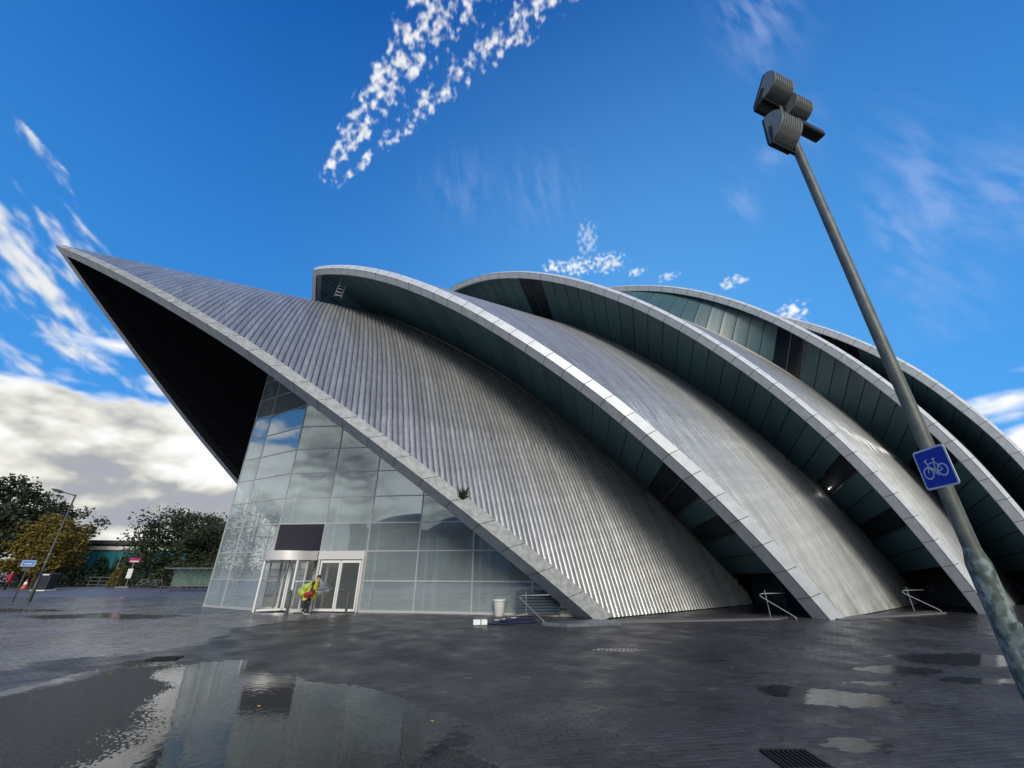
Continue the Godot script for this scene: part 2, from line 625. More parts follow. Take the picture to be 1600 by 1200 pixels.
	for k in 3:
		var lf := mat("leaf_gold_%d" % k, 0.085 + 0.05 * k, 0.068 + 0.034 * k, 0.008, 0.7)
		lf.backlight_enabled = true
		lf.backlight = Color(0.12, 0.10, 0.02)
	for k in 2:
		mat("leaf_green_%d" % k, 0.014 + 0.012 * k, 0.05 + 0.03 * k, 0.016 + 0.006 * k, 0.7)
	mat("far_wall", 0.02, 0.05, 0.06, 0.5)
	mat("far_band", 0.5, 0.5, 0.48, 0.6)
	mat("far_roof", 0.03, 0.03, 0.035, 0.6)
	var fg := mat("far_glass", 0.02, 0.16, 0.19, 0.15)
	fg.metallic_specular = 0.6
	mat("arena_wall", 0.014, 0.018, 0.019, 0.5)
	mat("arena_roof", 0.06, 0.065, 0.07, 0.5)
	# people
	mat("skin", 0.42, 0.26, 0.19, 0.6)
	mat("hair", 0.03, 0.02, 0.018, 0.6)
	var po := mat("poncho", 0.46, 0.43, 0.02, 0.4)
	po.backlight_enabled = true
	po.backlight = Color(0.3, 0.28, 0.02)
	var bagm := mat("bag", 0.33, 0.44, 0.08, 0.4)
	bagm.backlight_enabled = true
	bagm.backlight = Color(0.3, 0.36, 0.05)
	mat("red", 0.26, 0.01, 0.025, 0.6)
	mat("black", 0.010, 0.010, 0.012, 0.6)
	mat("shoe_white", 0.7, 0.7, 0.7, 0.5)
	mat("navy", 0.012, 0.012, 0.05, 0.35)
	mat("slat_blue", 0.02, 0.045, 0.075, 0.5)
	mat("bucket", 0.55, 0.58, 0.58, 0.4)
	mat("yellow_leaf", 0.5, 0.33, 0.02, 0.6)
	mat("brown_leaf", 0.12, 0.07, 0.02, 0.7)
	var em := mat("exit_green", 0.02, 0.20, 0.06, 0.5)
	em.emission_enabled = true
	em.emission = Color(0.02, 0.36, 0.12)
	em.emission_energy_multiplier = 0.22
	var lm := mat("lamp_glow", 0.9, 0.9, 0.85, 0.5)
	lm.emission_enabled = true
	lm.emission = Color(1.0, 0.97, 0.9)
	lm.emission_energy_multiplier = 3.0

# ================================================================ ground
# shallow dips where the rain collects: x, z, radius x, radius z, depth
const DIPS := [[-6.4, -10.1, 1.1, 1.0, 0.016], [-4.9, -8.7, 1.2, 1.1, 0.016], [-3.2, -7.3, 1.5, 1.3, 0.017], [-1.9, -6.2, 1.3, 0.9, 0.016], [-3.6, -5.4, 1.6, 1.0, 0.012],
	[5.4, -8.1, 0.85, 0.55, 0.016], [10.6, -11.2, 1.4, 0.7, 0.017], [7.9, -10.1, 0.9, 0.35, 0.014], [2.6, -12.4, 0.9, 0.3, 0.012], [4.3, -11.0, 1.0, 0.35, 0.012], [4.7, -8.6, 0.4, 0.35, 0.014],
	[-18.0, -20.6, 3.6, 1.3, 0.014], [-27.0, -23.2, 5.0, 0.9, 0.014], [0.4, -5.3, 0.8, 0.5, 0.011], [4.0, -6.15, 0.45, 0.25, 0.013], [-8.6, -6.0, 0.28, 5.5, 0.014], [-8.1, -10.7, 0.6, 0.5, 0.014], [6.6, -9.0, 0.7, 0.3, 0.010], [9.0, -9.2, 1.0, 0.3, 0.011]]
var und: FastNoiseLite

func ground_h(x: float, z: float) -> float:
	var h := und.get_noise_2d(x, z) * 0.006
	for d in DIPS:
		var u: float = (x - d[0]) / d[2]
		var v: float = (z - d[1]) / d[3]
		var q := u * u + v * v
		if q < 5.0:
			h -= d[4] * exp(-q)
	return h

func lay_blocks(plaza: Node, block: Mesh, xf: Array, tone: Array, part: int) -> void:
	var pick: Array = []
	for k in xf.size():
		var o: Vector3 = xf[k].origin
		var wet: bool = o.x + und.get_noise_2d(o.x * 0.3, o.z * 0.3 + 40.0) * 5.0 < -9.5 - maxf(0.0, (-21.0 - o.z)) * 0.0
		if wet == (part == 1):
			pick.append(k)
	var mm := MultiMesh.new()
	mm.transform_format = MultiMesh.TRANSFORM_3D
	mm.use_colors = true
	mm.mesh = block
	mm.instance_count = pick.size()
	for k in pick.size():
		mm.set_instance_transform(k, xf[pick[k]])
		mm.set_instance_color(k, tone[pick[k]])
	var mi := MultiMeshInstance3D.new()
	mi.name = numbered("paving_blocks", plaza)
	mi.multimesh = mm
	mi.set_meta("kind", "stuff")
	plaza.add_child(mi)

func build_ground() -> void:
	und = FastNoiseLite.new()
	und.seed = 77
	und.frequency = 0.30
	und.fractal_octaves = 4
	var st := new_st()
	quad(st, Vector3(-700, -0.08, -700), Vector3(700, -0.08, -700), Vector3(700, -0.08, 700), Vector3(-700, -0.08, 700))
	structure(put(st, "ground", M.bedding))
	# plaza bed, under the blocks; beyond them it carries on at their level
	st = new_st()
	slab(st, PackedVector2Array([Vector2(-95, -34), Vector2(16, -34), Vector2(16, 40), Vector2(-95, 40)]), -0.034, 0.0)
	slab(st, PackedVector2Array([Vector2(-95, -75), Vector2(60, -75), Vector2(60, -34), Vector2(-95, -34)]), -0.004, 0.0)
	slab(st, PackedVector2Array([Vector2(14.9, -34), Vector2(60, -34), Vector2(60, 40), Vector2(14.9, 40)]), -0.005, 0.0)
	slab(st, PackedVector2Array([Vector2(-95, -34), Vector2(-48, -34), Vector2(-35, -25), Vector2(-20, -12), Vector2(-12, -4), Vector2(-12, 40), Vector2(-95, 40)]), -0.012, 0.0)
	slab(st, PackedVector2Array([Vector2(-17.2, -34), Vector2(16, -34), Vector2(16, -21.2), Vector2(-17.2, -21.2)]), -0.006, 0.0)
	var plaza := put(st, "plaza_paving", M.bedding)
	structure(plaza)
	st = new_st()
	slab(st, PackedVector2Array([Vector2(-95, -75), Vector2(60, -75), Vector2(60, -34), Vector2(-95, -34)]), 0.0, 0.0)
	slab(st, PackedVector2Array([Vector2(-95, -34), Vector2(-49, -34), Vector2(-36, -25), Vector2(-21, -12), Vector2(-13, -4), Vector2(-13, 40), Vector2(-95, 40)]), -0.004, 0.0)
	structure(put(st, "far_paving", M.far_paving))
	# asphalt corner of the service road, bottom left
	var road_poly := PackedVector2Array([Vector2(-8.25, 2), Vector2(-8.25, -8.0), Vector2(-8.1, -10.0), Vector2(-7.85, -11.0), Vector2(-7.35, -11.05), Vector2(-5.5, -9.55), Vector2(-2.6, -7.6), Vector2(-1.2, -6.5), Vector2(0.6, -4.9), Vector2(2.4, -3.0), Vector2(2.6, 2)])
	st = new_st()
	slab(st, road_poly, -0.026, 0.0)
	var grain := FastNoiseLite.new()
	grain.seed = 6
	grain.frequency = 17.0
	grain.fractal_octaves = 3
	st.set_smooth_group(1)
	var cs := 0.028
	var hs := {}
	for ix in range(-300, 96):
		for iz in range(-402, -118):
			var c := Vector2((ix + 0.5) * cs, (iz + 0.5) * cs)
			if c.y > -3.0 or absf(c.x) > -c.y * 1.42 + 0.8 or not Geometry2D.is_point_in_polygon(c, road_poly):
				continue
			var v: Array = []
			for q in [Vector2i(0, 0), Vector2i(1, 0), Vector2i(1, 1), Vector2i(0, 1)]:
				var key: Vector2i = Vector2i(ix, iz) + q
				if not hs.has(key):
					var x: float = key.x * cs
					var z: float = key.y * cs
					hs[key] = ground_h(x, z) + grain.get_noise_2d(x, z) * 0.0042 + 0.0016
				v.append(Vector3(key.x * cs, hs[key], key.y * cs))
			quad(st, v[0], v[1], v[2], v[3])
	st.set_smooth_group(-1)
	structure(put(st, "road", M.asphalt))
	# paving blocks, 200 x 100 mm in stretcher bond
	var turn := deg_to_rad(9.0)
	var rb := Basis(Vector3.UP, turn)
	var block_meshes: Array = []
	for v in 4:
		var bs := new_st()
		var hx := 0.0988 - 0.0004 * v
		var hz := 0.0488
		var c := 0.004
		var y0 := -0.04
		bs.set_color(Color.WHITE)
		var top := [Vector3(-hx + c, 0, -hz + c), Vector3(hx - c, 0, -hz + c), Vector3(hx - c, 0, hz - c), Vector3(-hx + c, 0, hz - c)]
		var low := [Vector3(-hx, -c, -hz), Vector3(hx, -c, -hz), Vector3(hx, -c, hz), Vector3(-hx, -c, hz)]
		quad(bs, top[0], top[1], top[2], top[3])
		for k in 4:
			var k2 := (k + 1) % 4
			quad(bs, top[k2], top[k], low[k], low[k2])
			quad(bs, low[k2], low[k], Vector3(low[k].x, y0, low[k].z), Vector3(low[k2].x, y0, low[k2].z))
		block_meshes.append(mesh_of(bs, M.paver if v < 3 else M.paver_wet_glare))
	var near: Array = []
	var rest: Array = []
	var tone: Array = []
	var rr := RandomNumberGenerator.new()
	rr.seed = 99
	for row in range(-420, 60):
		for col in range(-260, 150):
			var lx := col * 0.2 + (0.1 if row & 1 else 0.0)
			var lz := row * 0.1
			var p := rb * Vector3(lx, 0, lz)
			if p.z > -3.4 or p.z < -34.0 or p.x > 15.0:
				continue
			if absf(p.x) > -p.z * 1.42 + 1.0:
				continue
			if p.z < -21.4 and p.x > -17.0:
				continue
			if p.x > -8.3 and p.z > -11.2 and p.x < 2.6 and Geometry2D.is_point_in_polygon(Vector2(p.x, p.z), road_poly):
				continue
			var h0 := ground_h(p.x, p.z)
			var gx := (ground_h(p.x + 0.12, p.z) - h0) / 0.12
			var gz := (ground_h(p.x, p.z + 0.12) - h0) / 0.12
			var tilt := Basis(Vector3.RIGHT, -gz * 0.8 + rr.randfn(0, 0.006)) * Basis(Vector3.BACK, gx * 0.8 + rr.randfn(0, 0.006))
			var xf := Transform3D(tilt * rb, p + Vector3(0, h0 + rr.randfn(0, 0.0009), 0))
			var tn := (0.78 + rr.randf() * 0.4) * (1.0 + 0.45 * und.get_noise_2d(p.x * 0.9 + 200.0, p.z * 0.9))
			if rr.randf() < 0.012:
				tn *= 1.6
			if p.length() < 7.8 and absf(p.x) < 5.8 and near.size() < 300:
				near.append(xf)
			else:
				rest.append(xf)
				tone.append(Color(tn, tn * (0.98 + rr.randf() * 0.04), tn * 1.01))
	for xf in near:
		var o := put_mesh(block_meshes[rr.randi() % 3], "paving_block", plaza)
		o.transform = xf
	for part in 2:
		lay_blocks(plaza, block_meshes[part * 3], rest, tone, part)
	# standing rain water: level sheets that fill the dips
	var pools := [
		[[[-8.3, -11.6], [-6.3, -11.3], [-4.4, -10.0], [-2.2, -8.4], [-0.2, -6.6], [0.0, -5.0], [-2.0, -3.9], [-5.6, -3.9], [-6.2, -7.0], [-7.6, -9.4]], -0.0062, "long rain puddle along the edge of the asphalt at bottom left"],
		[[[4.1, -8.2], [5.2, -9.2], [7.0, -9.3], [7.2, -8.2], [5.6, -7.0], [4.3, -7.2]], -0.0062, "pale crescent of rain water on the paving right of centre"],
		[[[8.6, -11.2], [10.4, -12.4], [12.8, -12.6], [12.4, -10.6], [9.8, -9.9]], -0.0062, "dark rain puddle on the paving beside the foot of the tall mast"],
		[[[6.4, -10.2], [8.0, -10.8], [9.4, -10.5], [8.2, -9.6], [6.8, -9.6]], -0.0062, "small bright puddle left of the dark puddle near the mast"],
		[[[1.3, -12.6], [2.6, -13.1], [4.2, -11.7], [5.6, -11.0], [4.4, -10.4], [2.6, -11.9]], -0.0062, "thin streak of water across the paving before the first shell"],
		[[[4.2, -8.6], [4.6, -9.2], [5.1, -8.95], [4.9, -8.2], [4.4, -8.1]], -0.0066, "small dark puddle just behind the pale crescent puddle"],
		[[[-9.3, -1], [-9.3, -8.0], [-9.0, -10.6], [-8.3, -11.6], [-7.5, -11.6], [-7.6, -10.5], [-8.2, -9.4], [-8.2, -1]], -0.0068, "bright line of water in the gutter along the left asphalt edge"],
		[[[-13, -18.2], [-20, -18.4], [-33, -21.5], [-36, -23.2], [-30, -25.0], [-20, -23.4], [-13, -21.4]], -0.0062, "broad shallow sheet of water on the plaza at far left"],
		[[[-0.8, -5.3], [0.3, -6.0], [1.5, -5.6], [1.2, -4.7], [0.0, -4.5]], -0.0066, "faint puddle at the bottom edge near the middle"],
		[[[3.4, -6.2], [4.0, -6.6], [4.6, -6.2], [4.2, -5.7], [3.6, -5.7]], -0.0062, "tiny puddle beyond the right drain grate"],
		[[[7.4, -9.2], [9.0, -9.7], [10.4, -9.3], [9.2, -8.6], [7.8, -8.7]], -0.0062, "narrow puddle between the mast's foot and the pale crescent"]]
	var k := 0
	for pl in pools:
		var pts: Array = []
		for q in pl[0]:
			pts.append(Vector2(q[0], q[1]))
		st = new_st()
		slab(st, blob_outline(pts, 0.1, 4, 40 + k), pl[1], 0.0)
		tag(put(st, "rain_puddle", M.water), pl[2], "puddle", "rain puddles on the plaza")
		k += 1
	# kerb under the shells
	st = new_st()
	slab(st, PackedVector2Array([Vector2(3.2, -17.75), Vector2(10.9, -19.1), Vector2(11.6, -19.7), Vector2(3.6, -18.5)]), 0.06, 0.2)
	structure(put(st, "kerb", M.kerb))
	st = new_st()
	slab(st, PackedVector2Array([Vector2(13.2, -18.95), Vector2(20.2, -21.6), Vector2(20.0, -22.3), Vector2(13.3, -19.6)]), 0.06, 0.2)
	structure(put(st, "kerb", M.kerb))

# ================================================================ the hall
func tangents(t: Array, v: Array) -> Array:
	var n := t.size()
	var sl: Array = []
	for i in n - 1:
		sl.append((v[i + 1] - v[i]) / float(t[i + 1] - t[i]))
	var out: Array = [maxf(0.0, 1.5 * sl[0] - 0.5 * sl[1])]
	for i in range(1, n - 1):
		out.append(2.0 * sl[i - 1] * sl[i] / maxf(sl[i - 1] + sl[i], 0.0001))
	out.append(sl[-1] * 1.15)
	return out

func K(i: int, t: float) -> float:
	t = absf(t)
	var T: Array = KT[i]
	var V: Array = KV[i]
	var D: Array = ktan[i]
	var n := T.size()
	if t >= T[n - 1]:
		return V[n - 1] + (t - T[n - 1]) * D[n - 1]
	var k := 0
	while t > T[k + 1]:
		k += 1
	var h: float = T[k + 1] - T[k]
	var u: float = (t - T[k]) / h
	var u2 := u * u
	var u3 := u2 * u
	return (2 * u3 - 3 * u2 + 1) * V[k] + (u3 - 2 * u2 + u) * h * D[k] + (3 * u2 - 2 * u3) * V[k + 1] + (u3 - u2) * h * D[k + 1]

func roof_y(i: int, s: float, t: float) -> float:
	return H0[i] + HS[i] * s - K(i, t)

# outward normal of shell i at t
func roof_n(i: int, t: float) -> Vector3:
	var dk := (K(i, absf(t) + 0.05) - K(i, maxf(absf(t) - 0.05, 0.0))) / (0.1 if absf(t) > 0.05 else 0.05 + absf(t))
	return Vector3(-HS[i], 1.0, dk * signf(t)).normalized()

# where the leaning plane (foot, lean) cuts shell i, sampled from the ground up, equal steps of arc
func cut_curve(i: int, foot: float, lean: float, step: float, low := -0.06) -> Array:
	var raw: Array = []
	var t := 0.0
	var tmax: float = KT[i][-1] * 1.08
	while t <= tmax:
		var y: float = (H0[i] + HS[i] * foot - K(i, t)) / (1.0 - HS[i] * lean)
		raw.append(Vector3(foot + lean * y, y, t))
		if y < low:
			break
		t += 0.04
	raw.reverse()
	var out: Array = [raw[0]]
	var acc := 0.0
	for k in range(1, raw.size()):
		acc += raw[k].distance_to(raw[k - 1])
		if acc >= step:
			out.append(raw[k])
			acc = 0.0
	out.append(raw[-1])
	return out

func resample(c: Array, a: float) -> Vector3:   # point at arc length a
	for k in range(1, c.size()):
		var l: float = c[k].distance_to(c[k - 1])
		if a <= l:
			return c[k - 1].lerp(c[k], a / l)
		a -= l
	return c[-1]

func arc_len(c: Array) -> float:
	var l := 0.0
	for k in range(1, c.size()):
		l += c[k].distance_to(c[k - 1])
	return l

func mirror(c: Array) -> Array:
	var out: Array = []
	for p in c:
		out.append(Vector3(p.x, p.y, -p.z))
	return out

func build_hall() -> void:
	hall = base("concert_hall", Vector3(-7.7297, 0, -31.3675), deg_to_rad(40.0))
	tag(hall, "large grey metal concert hall of overlapping pointed shells with glazed front", "building")
	for i in [1, 2, 3, 4, 5]:
		build_shell(i)
		build_rim(i)
	for i in [2, 3, 4, 5]:
		build_wall(i)
	build_glazing()
	build_lobby()

func interval(i: int, c: float) -> Vector2:   # stretch of t covered by the metal pan at c
	var t0 := -1.0
	var t1 := -1.0
	var t := 0.0
	var tmax: float = KT[i][-1] * 1.1
	while t < tmax:
		var s: float = c - MU[i] * t
		var y := roof_y(i, s, t)
		var ok: bool = y > 0.03 and s > RF[i] + RG[i] * y + 0.1 and s < BF[i + 1] + BG[i + 1] * y + 0.12
		if ok and t0 < 0.0:
			t0 = t
		if ok:
			t1 = t
		elif t0 >= 0.0:
			break
		t += 0.05
	return Vector2(t0, t1)

func build_shell(i: int) -> void:
	# dark lining under the metal, both sides, from the rim to the wall of the next shell
	var st := new_st()
	var front := cut_curve(i, RF[i] + 0.25, RG[i], 0.6)
	var back := cut_curve(i, BF[i + 1] + 0.6, BG[i + 1], 0.6)
	var lf := arc_len(front)
	var lb := arc_len(back)
	var n := 36
	var m := 8
	for side in [1.0, -1.0]:
		var grid: Array = []
		for a in n + 1:
			var p := resample(front, lf * a / n)
			var q := resample(back, lb * a / n)
			var row: Array = []
			for b in m + 1:
				var s := lerpf(p.x, q.x, float(b) / m)
				var t := lerpf(p.z, q.z, float(b) / m)
				row.append(Vector3(s, roof_y(i, s, t), t * side) - roof_n(i, t * side) * 0.16)
			grid.append(row)
		for a in n:
			strip(st, grid[a], grid[a + 1], 2)
	var deck := put(st, "roof_lining", M.soffit, hall)
	if i == 1:   # battens seen on the black underside of the prow
		st = new_st()
		for k in 26:
			var y := 5.2 + k * 0.46
			for side in [1.0, -1.0]:
				var line: Array = []
				for b in 14:
					var s: float = RF[1] + RG[1] * y + 0.9 + b * 0.75
					var lo := 0.0
					var hi := 18.0
					for it in 18:
						var mid := (lo + hi) * 0.5
						if roof_y(1, s, mid) > y:
							lo = mid
						else:
							hi = mid
					if hi < 0.15:
						continue
					line.append(Vector3(s, y, hi * side) - roof_n(1, hi * side) * 0.2)
				for b in line.size() - 1:
					beam(st, line[b], line[b + 1], 0.05, 0.05)
		put(st, "soffit_battens", M.slat, deck).set_meta("kind", "stuff")
	# metal pans: near side one by one on the first shell, in one piece elsewhere
	var c := -30.0
	var lap := FastNoiseLite.new()
	lap.seed = 3
	var joined: Array = []
	for v in 4:
		joined.append(new_st())
	var rr := RandomNumberGenerator.new()
	rr.seed = 100 + i
	var stain := FastNoiseLite.new()
	stain.seed = 17 + i
	stain.frequency = 0.5
	while c < 60.0:
		var iv := interval(i, c + PITCH * 0.5)
		if iv.x >= 0.0 and iv.y - iv.x > 0.15:
			var v := rr.randi() % 4
			var t_lap := -1.0
			if i <= 3:
				var want: float = {1: 7.9, 2: 8.6, 3: 9.0}[i] + (0.22 if int(round(c / PITCH)) & 1 else -0.1)
				var lo := iv.x
				var hi := iv.y
				for it in 16:
					var mid := (lo + hi) * 0.5
					if roof_y(i, c - MU[i] * mid, mid) > want:
						lo = mid
					else:
						hi = mid
				t_lap = hi
			if i == 1:
				var ps := new_st()
				pan(ps, i, c, iv, 1.0, t_lap, stain, 44)
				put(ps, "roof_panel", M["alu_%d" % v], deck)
			else:
				pan(joined[v], i, c, iv, 1.0, t_lap, stain, 40 if i < 4 else 20)
			pan(joined[v], i, c, iv, -1.0, -1.0, stain, 14)
		c += PITCH
	for v in 4:
		put(joined[v], "roof_panels", M["alu_%d" % v], deck).set_meta("kind", "stuff")

func pan_end(i: int, cc: float, iv: Vector2) -> float:
	var inside := func(t: float) -> bool:
		var s: float = cc - MU[i] * t
		var y := roof_y(i, s, t)
		return y > 0.02 and s > RF[i] + RG[i] * y + (0.34 if i > 1 else 0.30 + 0.30 * clampf(1.0 - y / 16.0, 0.0, 1.0))
	var lo := maxf(iv.x - 0.5, 0.0)
	var hi := iv.y + 3.0
	if not inside.call(lo):
		return iv.x
	for it in 22:
		var mid := (lo + hi) * 0.5
		if inside.call(mid):
			lo = mid
		else:
			hi = mid
	return maxf(lo, iv.x)

# one standing-seam pan: profile across the pitch, swept down the shell
func pan(st: SurfaceTool, i: int, c: float, iv: Vector2, side: float, t_lap: float, stain: FastNoiseLite, n: int) -> void:
	var prof := [[0.0, 0.0], [0.10, 0.0], [0.17, 0.045], [0.30, 0.068], [0.50, 0.078], [0.70, 0.070], [0.86, 0.048], [0.96, 0.0]] if i < 3 else [[0.0, 0.0], [0.12, 0.0], [0.22, 0.048], [0.50, 0.068], [0.82, 0.048], [0.96, 0.0]]
	var lines: Array = []
	var cols: Array = []
	var ends: Array = []
	for pr in prof:
		lines.append([])
		ends.append(pan_end(i, c + PITCH * pr[0], iv))
	for k in n + 1:
		var u := float(k) / n
		var t := lerpf(iv.x, iv.y, u)
		var nn := roof_n(i, maxf(t, 0.02) * side)
		var sm: float = c - MU[i] * t
		var ym := roof_y(i, sm, t)
		var gap: float = BF[i + 1] + BG[i + 1] * ym - sm
		var dirt := clampf(1.0 - gap / 3.2, 0.0, 1.0) * clampf(0.55 + stain.get_noise_2d(sm * 1.6, t * 0.25) * 1.2, 0.0, 1.0)
		var moss := clampf(1.0 - ym / 1.6, 0.0, 1.0) * clampf(stain.get_noise_2d(sm * 0.9 + 70.0, 3.0) * 2.2 - 0.2, 0.0, 1.0)
		var streak := 0.86 + 0.16 * stain.get_noise_2d(sm * 2.5, t * 0.12 + 30.0) - (0.09 if t_lap > 0.0 and t < t_lap else 0.0)
		var col := Color(streak, streak, streak).lerp(Color(0.42, 0.37, 0.31), dirt * 0.75)
		cols.append(col.lerp(Color(0.24, 0.25, 0.10), moss * 0.7))
		var lift := 0.028 if t_lap > 0.0 and t < t_lap else 0.0
		for a in prof.size():
			var tt := lerpf(iv.x, ends[a], u)
			var s: float = c + PITCH * prof[a][0] - MU[i] * tt
			lines[a].append(Vector3(s, roof_y(i, s, tt), tt * side) + nn * (prof[a][1] + lift))
	for a in prof.size() - 1:
		var grp := 30 if a > 1 and a < prof.size() - 2 else a + 3
		st.set_smooth_group(grp)
		var p: Array = lines[a]
		var q: Array = lines[a + 1]
		var channel_shade := Color(0.42, 0.41, 0.40) if a == 0 else Color.WHITE   # seam shadow painted into the channel colour
		for k in n:
			var abrupt := t_lap > 0.0 and absf(lerpf(iv.x, iv.y, (k + 0.5) / n) - t_lap) < (iv.y - iv.x) * 0.5 / n
			if abrupt:
				st.set_smooth_group(-1)
			var c0: Color = cols[k] * channel_shade
			var c1: Color = cols[k + 1] * channel_shade
			st.set_color(c0)
			st.add_vertex(p[k])
			st.set_color(c1)
			st.add_vertex(p[k + 1])
			st.add_vertex(q[k + 1])
			st.set_color(c0)
			st.add_vertex(p[k])
			st.set_color(c1)
			st.add_vertex(q[k + 1])
			st.set_color(c0)
			st.add_vertex(q[k])
			if abrupt:
				st.set_smooth_group(grp)
	st.set_smooth_group(-1)

# cross-section of a rim at arc position a (0 foot, 1 tip): crease, roof edge, lower edge, return
func rim_section(i: int, curve: Array, k: int, u: float) -> Dictionary:
	var p: Vector3 = curve[k]
	var tang: Vector3 = (curve[mini(k + 1, curve.size() - 1)] - curve[maxi(k - 1, 0)]).normalized()
	var nb := Vector3(1.0, -RG[i], 0.0).normalized()
	var e1 := nb.cross(tang).normalized()
	if e1.y > 0.0:
		e1 = -e1
	if k > curve.size() - 3:
		e1 = Vector3(RG[i], 1.0, 0.0).normalized() * -1.0
	var d: float = {1: lerpf(1.06, 0.48, pow(u, 1.5)), 2: lerpf(0.62, 0.40, u), 3: 0.46, 4: 0.44, 5: 0.46}[i]
	var w: float = {1: lerpf(0.85, 0.35, u), 2: lerpf(0.42, 0.38, u), 3: 0.36, 4: 0.36, 5: 0.36}[i]
	var along := Vector3(1.0, HS[i], 0.0).normalized()
	var cr := p + (e1 * 0.16 if i == 2 else Vector3.ZERO)
	var edge: Vector3 = p + along * w - e1 * (0.20 if i > 1 else 0.17)
	var set_in: float = d * (0.06 if i == 1 else 0.08)
	cr -= nb * set_in * 0.4
	var low: Vector3 = cr + e1 * d + nb * set_in
	return {"c": cr, "a": edge, "l": low, "e1": e1, "nb": nb, "r1": low + e1 * 0.035 + nb * 0.05, "r2": low + e1 * 0.03 + nb * (0.42 if i > 1 else 0.4), "u": low - e1 * d * 0.4 + nb * 0.5}

func build_rim(i: int) -> void:
	var curve := cut_curve(i, RF[i], RG[i], 0.24)
	var total := arc_len(curve)
	var pitch_lo: float = {1: 1.62, 2: 1.36, 3: 1.26, 4: 1.26, 5: 1.26}[i]
	var pitch_hi: float = {1: 1.04, 2: 1.02, 3: 1.2, 4: 1.26, 5: 1.26}[i]
	var front_mat: StandardMaterial3D = M.fascia if i == 1 else M.fascia_light
	var cap_mat: StandardMaterial3D = M.fascia_cap if i == 1 else M.fascia_light
	# core behind the panels, both sides
	var st := new_st()
	var secs: Array = []
	var run := 0.0
	var runs: Array = []
	for k in curve.size():
		if k > 0:
			run += curve[k].distance_to(curve[k - 1])
		runs.append(run)
		secs.append(rim_section(i, curve, k, run / total))
	for side in [1.0, -1.0]:
		var A: Array = []
		var C: Array = []
		var L: Array = []
		var U: Array = []
		for s in secs:
			var f := func(v: Vector3) -> Vector3: return Vector3(v.x, v.y, v.z * side)
			A.append(f.call(s.a + s.e1 * 0.04))
			C.append(f.call(s.c + s.nb * 0.04 + s.e1 * 0.03))
			L.append(f.call(s.l + s.nb * 0.04 - s.e1 * 0.02))
			U.append(f.call(s.u))
		strip(st, A, C, 1)
		strip(st, C, L, 2)
		strip(st, L, U, 3)
	var core := put(st, "edge_beam", M.core, hall)
	# panels
	var a0 := 0.0
	var far := new_st()
	var rr := RandomNumberGenerator.new()
	rr.seed = 200 + i
	while a0 < total - 0.02:
		var a1 := minf(a0 + lerpf(pitch_lo, pitch_hi, a0 / total), total)
		if total - a1 < 0.35:
			a1 = total
		var g := 0.014
		var ks: Array = []
		for k in secs.size():
			if runs[k] > a0 + g + 0.03 and runs[k] < a1 - g - 0.03:
				ks.append(secs[k])
		ks.push_front(sec_at(secs, runs, a0 + g))
		ks.append(sec_at(secs, runs, a1 - (g if a1 < total else 0.0)))
		var push := rr.randf_range(-0.004, 0.006)
		var fr := new_st()
		var ca := new_st()
		for side in [1.0, -1.0]:
			var P: Array = [[], [], [], [], [], []]
			for s in ks:
				var arr := [s.a, s.c - s.e1 * 0.012 - s.nb * 0.012, s.c - s.nb * 0.015 + s.e1 * 0.014, s.l - s.nb * (0.012 + push), s.r1, s.r2]
				for q in 6:
					var v: Vector3 = arr[q]
					P[q].append(Vector3(v.x, v.y, v.z * side))
			if side > 0.0:
				strip(ca, P[0], P[1], 1)
				var inner0: Array = []
				for s in ks:
					inner0.append(s.a + s.e1 * 0.05)
				strip(ca, inner0, P[0], 2)
				strip(fr, P[2], P[3], 1)
				strip(fr, P[3], P[4], 2)
				strip(fr, P[4], P[5], 3)
			else:
				strip(far, P[0], P[1], 1)
				strip(far, P[2], P[3], 2)
				if i > 1:
					strip(far, P[4], P[5], 3)
		put(fr, "fascia_panel", front_mat, core)
		put(ca, "cap_panel", cap_mat, core)
		a0 = a1
	put(far, "far_fascia_panels", front_mat, core).set_meta("kind", "stuff")

func sec_at(secs: Array, runs: Array, a: float) -> Dictionary:
	for k in range(1, runs.size()):
		if a <= runs[k]:
			var f: float = clampf((a - runs[k - 1]) / maxf(runs[k] - runs[k - 1], 0.0001), 0.0, 1.0)
			var o := {}
			for key in secs[k]:
				o[key] = secs[k - 1][key].lerp(secs[k][key], f)
			return o
	return secs[-1]

